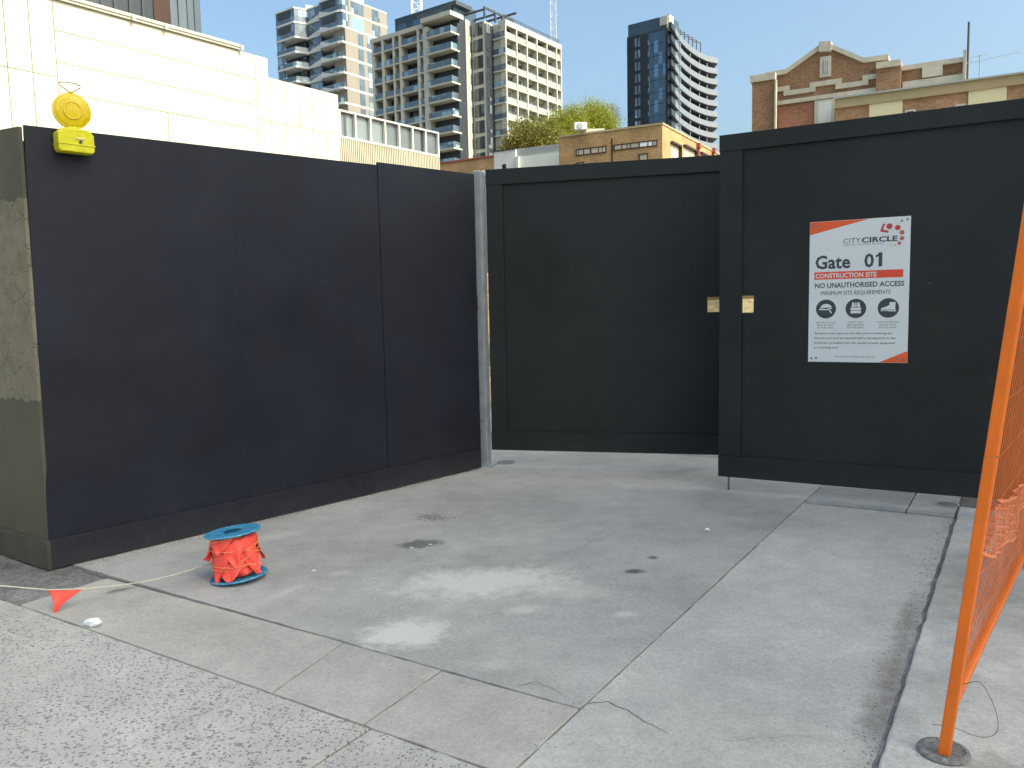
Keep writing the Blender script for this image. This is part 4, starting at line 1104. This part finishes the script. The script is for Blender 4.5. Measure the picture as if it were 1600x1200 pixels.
# --- tan brick building with strip windows
D4 = 55
c4 = at(1035, D4, 220); V4 = hdir(-1588); W4 = hdir(1537)
l4 = along(c4, V4, 873, 220); r4 = along(c4, W4, 1135, 220)
f4 = Fr(c4, l4-c4); g4 = Fr(c4, r4-c4); L4 = (l4-c4).length; K4 = (r4-c4).length
zr4 = f4.uz(1035, 194.4)[1]
root = thing('brick_building', (c4.x, c4.y, 0), 'tan brick building with strip windows below the dark glass tower', 'building')
MB().plan([c4, l4, l4+W4*14, r4-V4*0+V4*8, r4], 0, zr4).build('brick_wall', M['brick_tan'], root)
MB().plan([c4-V4*.06-W4*.06, l4-W4*.06, l4+W4*14, r4+V4*8, r4-V4*.06], zr4, zr4+.12).build('coping', M['beigebeam'], root)
up_ = f4.uz(955, 230)[0]
for (a_, b_, c_, d__, pn) in ((1026, 221, 960, 235.5, 5), (947, 231, 902, 243, 4)):
    pass
def strip(px0, px1, py0a, py1a, n_p):
    u0, z1 = f4.uz(px0, py0a); u1, z0 = f4.uz(px1, py1a)
    o = MB().box(f4, min(u0, u1), max(u0, u1), -.02, .03, z0, z1).build('window', M['gl_tan'], root)
    a, b = min(u0, u1), max(u0, u1); mb = MB(); q = .05
    mb.box(f4, a-q, b+q, -.02, .06, z1, z1+.07); mb.box(f4, a-q, b+q, -.02, .08, z0-q, z0)
    for i in range(n_p+1):
        u = a+(b-a)*i/n_p; mb.box(f4, u-q*.6, u+q*.6, -.02, .05, z0, z1)
    mb.build('frame', M['brownframe'], o)
strip(1026.5, 959, 220, 234.5, 5); strip(947, 901, 229.4, 242.5, 4)
strip(1012, 999, 241, 262, 1); strip(912, 901, 254.5, 268, 1)
ug = f4.uz(956, 230)[0]; MB().box(f4, ug-.06, ug+.06, -.02, .012, 0, zr4-.5).build('movement_joint', M['brownframe'], root)
def sidewin(px0, px1, py0, py1, mm):
    u0, z1 = g4.uz(px0, py0); u1, z0 = g4.uz(px1, py1)
    o = MB().box(g4, u0, u1, -.02, .02, z0, z1).build('window', M[mm], root)
    MB().box(g4, u0-.08, u1+.08, -.02, .25, z1, z1+.12).build('window_head', M['brownframe'], o)
    MB().box(g4, u1, u1+.1, -.02, .25, z0, z1).build('window_reveal', M['brownframe'], o)
sidewin(1047.5, 1060, 224, 258, 'gl_tan'); sidewin(1068, 1085, 229, 258, 'gl_tan'); sidewin(1093, 1109, 240, 262, 'gl_tan')
for px in (1089.5, 1113):
    u, z = g4.uz(px, 232 if px < 1100 else 239); mb = MB(); mb.box(g4, u-.1, u+.1, .01, .18, 0, z); mb.box(g4, u-.22, u+.22, .01, .28, z, z+.35); mb.build('downpipe', M['redpipe'], root)
ac = at(909, 57, 205); zc = zr4+.13
ro = thing('air_conditioner', (ac.x, ac.y, zc), 'white air conditioner on the tan brick roof', 'air conditioner')
MB().wbox(ac.x-.55, ac.x+.35, ac.y-.3, ac.y+.3, zc, zc+.52).build('casing', M['white_trim'], ro, bevel=.05)
mb = MB(); mb.lathe(Matrix.Translation((ac.x-.15, ac.y-.301, zc+.26)) @ Matrix.Rotation(R_(90), 4, 'X'), [(.21, 0), (.21, .02), (.17, .03), (.04, .03)], 20); mb.build('fan_grille', M['tin'], ro)
ac2 = at(916, 58, 205); ro2 = thing('roof_duct', (ac2.x, ac2.y, zc), 'low white duct box right of the roof air conditioner', 'duct')
MB().wbox(ac2.x-.05, ac2.x+1.3, ac2.y+.1, ac2.y+.7, zc, zc+.36).build('duct_body', M['cream'], ro2, bevel=.04)

# --- small low buildings beyond the gate gap
D5 = 62
c5 = at(874, D5, 245); l5 = along(c5, V4, 773, 245); f5 = Fr(c5, l5-c5); L5 = (l5-c5).length
root = thing('white_building', (c5.x, c5.y, 0), 'low white rendered building left of the tan brick building', 'building')
z5a = f5.uz(860, 239)[1]; z5b = f5.uz(788, 236)[1]; z5c = f5.uz(840, 228.5)[1]
us5 = f5.uz(806.5, 235)[0]
MB().box(f5, 0, us5, -8, 0, 0, z5a).build('render_wall', M['whitewall'], root)
MB().box(f5, us5, L5, -8, .12, 0, z5b).build('render_wall', M['whitewall'], root)
MB().box(f5, us5+.001, L5+.06, -8, .2, z5b, z5b+.09).build('coping', M['brownframe'], root)
mb = MB(); mb.box(f5, .05, us5-.02, -2, -.15, z5a, z5c)
for i in range(44):
    u = .05+(us5-.1)*i/44; mb.box(f5, u, u+.06, -.149, -.11, z5a+.02, z5c)
mb.build('tin_screen', M['tin'], root)
a5, zz5 = f5.uz(791, 256, .12); b5, zy5 = f5.uz(785, 268, .12)
MB().box(f5, a5, b5, .10, .14, zy5-.6, zz5).build('window', M['gl_dark'], root)
u5, z5p = f5.uz(810, 245); MB().box(f5, u5-.12, u5+.12, .01, .25, 0, z5p).build('downpipe', M['white_trim'], root)
D6 = 70
c6 = at(773, D6, 245); V6 = hdir(-1300); l6 = along(c6, V6, 650, 245); f6 = Fr(c6, l6-c6)
root = thing('brick_building', (c6.x, c6.y, 0), 'low orange brick building seen over the top of the grey post', 'building')
z6 = f6.uz(772, 245)[1]
MB().box(f6, -1, (l6-c6).length, -8, 0, 0, z6).build('brick_wall', M['brick_tan'], root)
MB().box(f6, -1.05, (l6-c6).length, -8, .1, z6, z6+.14).build('coping', M['redpipe'], root)
for px in (740, 751.5):
    a, z1 = f6.uz(px, 267); b, z0 = f6.uz(px+9.5, 276); MB().box(f6, min(a, b), max(a, b), -.02, .04, z0, z1).build('window', M['gl_tan'], root)
a, z1 = f6.uz(739, 276.5); b, z0 = f6.uz(762, 276); MB().box(f6, min(a, b), max(a, b), -.02, .06, .2, z1).build('roller_door', M['tin'], root)

# --- gabled brick building (right)
D7 = 40
c7 = at(1178, D7, 150); V7 = hdir(-1426); f7 = Fr(c7, -V7)
q7 = lambda pts, n=0.0: [f7.uz(1160+x/3.636, 20+y/3.636, n) for x, y in pts]
root = thing('gabled_building', (c7.x, c7.y, 0), 'brown brick building with pale stepped gable over the right gate', 'building')
flat = lambda zpts: zpts
uA, zA_ = q7([(65, 405)])[0]
main = q7([(135, 355), (255, 330), (440, 200), (505, 195), (690, 270), (830, 258), (832, 275), (903, 282)])
ue = q7([(903, 300)])[0][0]
MB().fpoly(f7, [(main[0][0], 0)]+main+[(ue, 0)], -6, 0).build('gable_wall', M['brick_brown'], root)
pil = q7([(65, 408), (190, 385)])
MB().fpoly(f7, [(pil[0][0], 0), (pil[0][0], pil[0][1]), (pil[1][0], pil[0][1]), (pil[1][0], 0)], -5, .35).build('corner_pier', M['brick_brown'], root)
MB().box(f7, pil[0][0]-.08, pil[1][0]+.05, -5.1, .45, pil[0][1], pil[0][1]+.32).build('pier_cap', M['stone'], root)
def strip7(top, th, n0, n1, name, mm='stone'):
    a = q7(top); b = [(u, z-th) for u, z in a]
    MB().fpoly(f7, a+b[::-1], n0, n1).build(name, M[mm], root)
strip7([(132, 342), (250, 322), (440, 185)], .22, -6.1, .12, 'gable_coping')
strip7([(505, 180), (690, 258), (832, 238)], .22, -6.1, .12, 'gable_coping')
strip7([(438, 170), (507, 166)], .45, -6.15, .2, 'gable_peak')
strip7([(765, 296), (905, 276)], .26, -6.1, .42, 'pier_cap')
rp = q7([(765, 300), (905, 280)])
MB().fpoly(f7, [(rp[0][0], 0), rp[0], (rp[1][0], rp[0][1]), (rp[1][0], 0)], -.5, .33).build('corner_pier', M['brick_brown'], root)
# stepped stone string course
st = q7([(200, 425), (252, 418), (240, 447), (393, 421), (400, 398), (548, 376), (533, 409), (695, 383), (700, 356), (762, 345)])
mb = MB(); th = .22
lv = [st[0][1], st[2][1], st[4][1], st[6][1], st[8][1]]
xs = [st[0][0], st[1][0], st[4][0], st[5][0], st[8][0], st[9][0]]
for i in range(5):
    mb.box(f7, xs[i], xs[i+1], -.02, .10, lv[i]-th, lv[i])
for i in range(1, 5):
    lo, hi = sorted((lv[i-1], lv[i])); mb.box(f7, xs[i]-.13, xs[i]+.13, -.02, .105, lo-th, hi+.002)
mb.build('string_course', M['stone'], root)
a = q7([(205, 507)])[0]; b = q7([(762, 433)])[0]
MB().box(f7, a[0], b[0], -.02, .14, a[1]-.17, a[1]+.02).build('string_course', M['stone'], root)
# louvred gable vent with stone surround
v = q7([(443, 255), (505, 250), (443, 368), (505, 362)])
vo = MB().box(f7, v[0][0], v[1][0], -.02, .12, v[3][1], v[0][1]).build('vent_surround', M['stone'], root)
w = q7([(461, 275), (487, 272), (461, 350), (487, 346)])
mb = MB(); mb.box(f7, w[0][0], w[1][0], .10, .125, w[3][1], w[0][1]); mb.build('vent_opening', M['recess'], vo)
mb = MB()
for i in range(9):
    z = w[3][1]+(w[0][1]-w[3][1])*(i+.5)/9; mb.box(f7, w[0][0]+.02, w[1][0]-.02, .126, .145, z-.03, z+.03)
mb.build('louvre', M['tin'], vo)
# red brick infill and tall stone window
ri = q7([(205, 525), (408, 500)])
MB().box(f7, ri[0][0], ri[1][0], -.02, .03, 0, a[1]-.22).build('red_brick_panel', M['brick_red'], root)
sw = q7([(412, 495), (527, 480)])
so_ = MB().box(f7, sw[0][0], sw[1][0], -.02, .13, 0, a[1]-.205).build('stone_surround', M['stone'], root)
sp_ = q7([(435, 512), (508, 505), (435, 632)])
MB().box(f7, sp_[0][0], sp_[1][0], .10, .135, sp_[2][1], sp_[0][1]).build('blind_panel', M['whitewall'], so_)
MB().box(f7, sp_[0][0], sp_[1][0], .10, .14, sp_[2][1]-1.3, sp_[2][1]-.03).build('window', M['gl_dark'], so_)
dpp = q7([(200, 395)])[0]
mb = MB(); mb.tube([f7.pt(dpp[0], .42, 0), f7.pt(dpp[0], .42, dpp[1])], .07, 8); mb.build('downpipe', M['stone'], root)
# lower parapet wing
wg = q7([(905, 330), (1255, 283)])
MB().box(f7, wg[0][0]+.01, wg[1][0], -5, -.1, 0, wg[0][1]).build('parapet_wall', M['brick_brown'], root)
MB().box(f7, wg[0][0]+.02, wg[1][0]+.05, -5.05, .06, wg[0][1], wg[0][1]+.2).build('parapet_coping', M['stone'], root)
k7 = q7([(1022, 330), (1138, 320), (1138, 355)])
MB().box(f7, k7[0][0], k7[1][0], -.2, .07, k7[2][1], wg[0][1]-.005).build('parapet_block', M['stone'], root)
s7 = q7([(910, 412), (1185, 388), (1260, 372)])
MB().box(f7, s7[0][0], s7[2][0], -.2, .03, s7[0][1]-.12, s7[0][1]+.14).build('string_course', M['stone'], root)
e7 = q7([(1256, 215), (1290, 390)])
MB().box(f7, e7[0][0], e7[1][0]-.15, -4.9, .12, 0, e7[0][1]).build('end_pier', M['stone'], root)
# extension in front
nE = 1.6
qE = lambda pts: q7(pts, nE)
ee = qE([(530, 495), (1600, 357)])
u0 = ee[0][0]; zE = ee[0][1]; u1 = u0+30
hB = qE([(540, 545)])[0][1]
MB().box(f7, u0, u1, .36, nE, 0, hB-.002).build('extension_wall', M['brick_ext'], root)
hB = qE([(540, 545)])[0][1]
MB().box(f7, u0-.02, u1, .355, nE+.12, hB, zE).build('fascia', M['beigebeam'], root)
MB().box(f7, u0-.04, u1, .35, nE+.22, zE+.001, zE+.07).build('roof_edge', M['tin'], root)
for (x0, x1, y0, y1) in ((722, 908, 520, 600), (1285, 1498, 445, 540)):
    a = qE([(x0, y0)])[0]; b = qE([(x1, y1)])[0]
    o = MB().box(f7, a[0], b[0], nE-.01, nE+.06, a[1]-1.0, hB-.002).build('spandrel_panel', M['creampaint'], root)
    MB().box(f7, a[0], b[0], nE-.01, nE+.04, a[1]-2.2, a[1]-1.06).build('window', M['gl_dark'], root)
    MB().box(f7, a[0], b[0], nE-.01, nE+.09, a[1]-1.06, a[1]-1.0).build('sill', M['white_trim'], root)
for (x0, x1, y0, y1) in ((935, 973, 563, 610), (1218, 1258, 532, 580)):
    a = qE([(x0, y0)])[0]; b = qE([(x1, y1)])[0]
    o = MB().box(f7, a[0], b[0], nE-.01, nE+.04, b[1], a[1]).build('window', M['gl_sky'], root)
    mb = MB(); q = .06; mb.box(f7, a[0]-q, b[0]+q, nE-.01, nE+.08, a[1], a[1]+q); mb.box(f7, a[0]-q, a[0], nE-.01, nE+.08, b[1], a[1]); mb.box(f7, b[0], b[0]+q, nE-.01, nE+.08, b[1], a[1]); mb.build('frame', M['white_trim'], o)
# roof pole and television aerial
u, z = q7([(1277, 390)])[0]; zt_ = q7([(1281, 65)])[0][1]
b0 = f7.pt(u, .3, z)
o = MB().tube([b0, Vector((b0.x, b0.y, zt_))], .05, 8).build('roof_pole', M['darksteel']); tag(o, 'plain dark pole standing at the end of the brick parapet', 'pole')
u, z = qE([(1346, 392)])[0]; zt_ = qE([(1348, 212)])[0][1]
b0 = f7.pt(u, .9, zE+.07); ro = thing('television_aerial', b0, 'thin television aerial on the roof, right of the dark pole', 'aerial')
MB().tube([b0, Vector((b0.x, b0.y, zt_))], .022, 6).build('mast', M['tin'], ro)
mb = MB(); tp = Vector((b0.x, b0.y, zt_-.25)); ux = Vector((f7.u.x, f7.u.y, 0)); bx_ = (ux*.95+Vector((f7.n.x, f7.n.y, 0))*.3).normalized(); cx_ = Vector((0, 0, 1)).cross(bx_)
mb.tube([tp-bx_*.5, tp+bx_*1.5], .010, 5)
for i in range(9):
    p = tp+bx_*(-.45+i*.23); mb.tube([p-cx_*.35, p+cx_*.35], .007, 4)
mb.build('yagi_boom', M['tin'], ro)
mb = MB(); tp = Vector((b0.x, b0.y, zt_-.05)); mb.tube([tp-bx_*.4, tp+bx_*.35], .009, 5); mb.build('upper_element', M['tin'], ro)

# --- trees behind the low buildings
def tree(label, base, blobs, leaf, n, size, seed, droop=0.0, name='tree'):
    random.seed(seed)
    root = thing(name, (base.x, base.y, 0), label, 'tree', 'trees behind the low buildings')
    mb = MB(); top = max(b_[0].z for b_ in blobs)
    cen = sum((b_[0] for b_ in blobs), Vector())/len(blobs)
    fork = Vector((base.x, base.y, cen.z*.55))
    mb.tube([Vector((base.x, base.y, 0)), Vector((base.x+.1, base.y, cen.z*.3)), fork], [.28, .22, .17], 8)
    mb.build('trunk', M['bark'], root)
    for b_ in blobs:
        m1 = fork.lerp(b_[0], .55)+Vector((random.uniform(-.3, .3), random.uniform(-.3, .3), .2))
        MB().tube([fork, m1, b_[0]+Vector((0, 0, b_[1].z*.3))], [.12, .07, .02], 6).build('limb', M['bark'], root)
    mb = MB(); tot = sum(b_[1].x*b_[1].y*b_[1].z for b_ in blobs)
    for c, r in blobs:
        k = int(n*r.x*r.y*r.z/tot); cl = max(6, k//26)
        # twig clumps inside and on the edge of each lobe, leaves gathered round each twig
        for q in range(cl):
            d = Vector((random.gauss(0, 1), random.gauss(0, 1), random.gauss(0, 1))).normalized()
            rad_ = random.uniform(.35, 1.06)**.7
            cc_ = c + Vector((d.x*r.x, d.y*r.y, d.z*r.z))*rad_
            for l in range(26):
                o = Vector((random.gauss(0, 1), random.gauss(0, 1), random.gauss(0, .9)))*(size*1.7)
                p = cc_+o; 
                if droop: p.z -= droop*random.random()**2
                a = Vector((random.gauss(0, 1), random.gauss(0, 1), random.gauss(0, 1)-droop*2)).normalized()
                b2 = a.cross(Vector((random.gauss(0, 1), random.gauss(0, 1), random.gauss(0, 1)))).normalized()
                s_ = size*random.uniform(.5, 1.1); w_ = s_*(.5 if not droop else .3)
                mb.add([p-a*s_*.5, p+b2*w_*.5, p+a*s_*.5, p-b2*w_*.5], [(0, 1, 2, 3)])
    mb.build('crown', leaf, root, recalc=False)
def blob(px, py, D, rx, ry, rz): d = ray(px, py); return (CAM+d*(D/d.y), Vector((rx, ry, rz)))
T = 78; k = T/1250
B = lambda px, py, rx, rz, dd=0: blob(px, py, T+dd, rx*k, rx*k*.9, rz*k)
b0 = at(835, T)
tree('bushy olive tree at the left of the tree group, in front of the cream tower', Vector((b0.x, b0.y, 0)),
     [B(812, 222, 20, 22), B(838, 215, 24, 24), B(818, 203, 13, 14), B(860, 222, 22, 20), B(797, 236, 13, 16), B(845, 238, 26, 16)], M['leaf_g'], 21000, .26, 1)
b0 = at(885, T+3)
tree('bright yellow-green tree in the middle of the tree group', Vector((b0.x, b0.y, 0)),
     [B(880, 190, 20, 20, 3), B(897, 180, 16, 17, 3), B(868, 196, 14, 14, 3), B(890, 208, 26, 18, 3), B(905, 198, 14, 18, 3)], M['leaf_y'], 20000, .24, 2, .5)
b0 = at(930, T+6)
tree('tall yellow-green tree with the highest top, left of the dark glass tower', Vector((b0.x, b0.y, 0)),
     [B(922, 168, 13, 16, 6), B(935, 178, 18, 18, 6), B(925, 195, 22, 20, 6), B(948, 195, 16, 16, 6), B(962, 204, 9, 8, 6), B(945, 207, 22, 9, 6)], M['leaf_y'], 20000, .24, 3, .5)
b0 = at(958, T+9)
tree('wispy pale tree at the right end of the tree group', Vector((b0.x, b0.y, 0)),
     [B(957, 170, 9, 9, 9), B(961, 182, 8, 13, 9), B(950, 170, 7, 7, 9), B(936, 165, 6, 6, 9)], M['leaf_p'], 1700, .2, 4, .7)

# --- spoil heap on the site, glimpsed through the chain holes and the gap by the post
mb = MB(); nx, ny = 40, 16; cx0, cy0 = at(960, 24).x, 24
for i in range(nx+1):
    for j_ in range(ny+1):
        x = (i/nx-.5)*2; y = (j_/ny-.5)*2; hgt = max(0, (1-abs(x)**4)*(1-y*y))
        X = cx0+x*9; Y = cy0+y*4-x*3; z = 3.3*hgt*(.75+.35*noise.noise(Vector((X*.5, Y*.5, 1))))+.18*noise.noise(Vector((X*2, Y*2, 5)))*hgt
        mb.v.append(Vector((X, Y, z-.04)))
for i in range(nx):
    for j_ in range(ny):
        a = i*(ny+1)+j_; mb.f.append([a, a+1, a+ny+2, a+ny+1])
o = mb.build('spoil_heap', M['soil'], smooth=True); tag(o, 'dry tan heap of spoil behind the gates, seen through their chain holes', 'spoil heap')

# --- unseen block, placed and sized to shade the forecourt (right, behind the viewer)
fC = Fr((12.0, 2.1), (0, -1)); fC.n = Vector((-1, 0)); fC.u = Vector((0, -1))
root = thing('shade_block', (19, -2, 0), 'unseen pale block added right of and behind the viewer to shade the forecourt', 'building')
MB().wbox(12, 26, -6.6, 2.1, 0, 20).build('wall', M['whitewall'], root)
for k_ in range(5):
    for i in range(2):
        MB().box(fC, 1+i*3.8, 3.6+i*3.8, -.01, .04, 1+k_*3.4, 3+k_*3.4).build('window', M['gl_sky'], root)
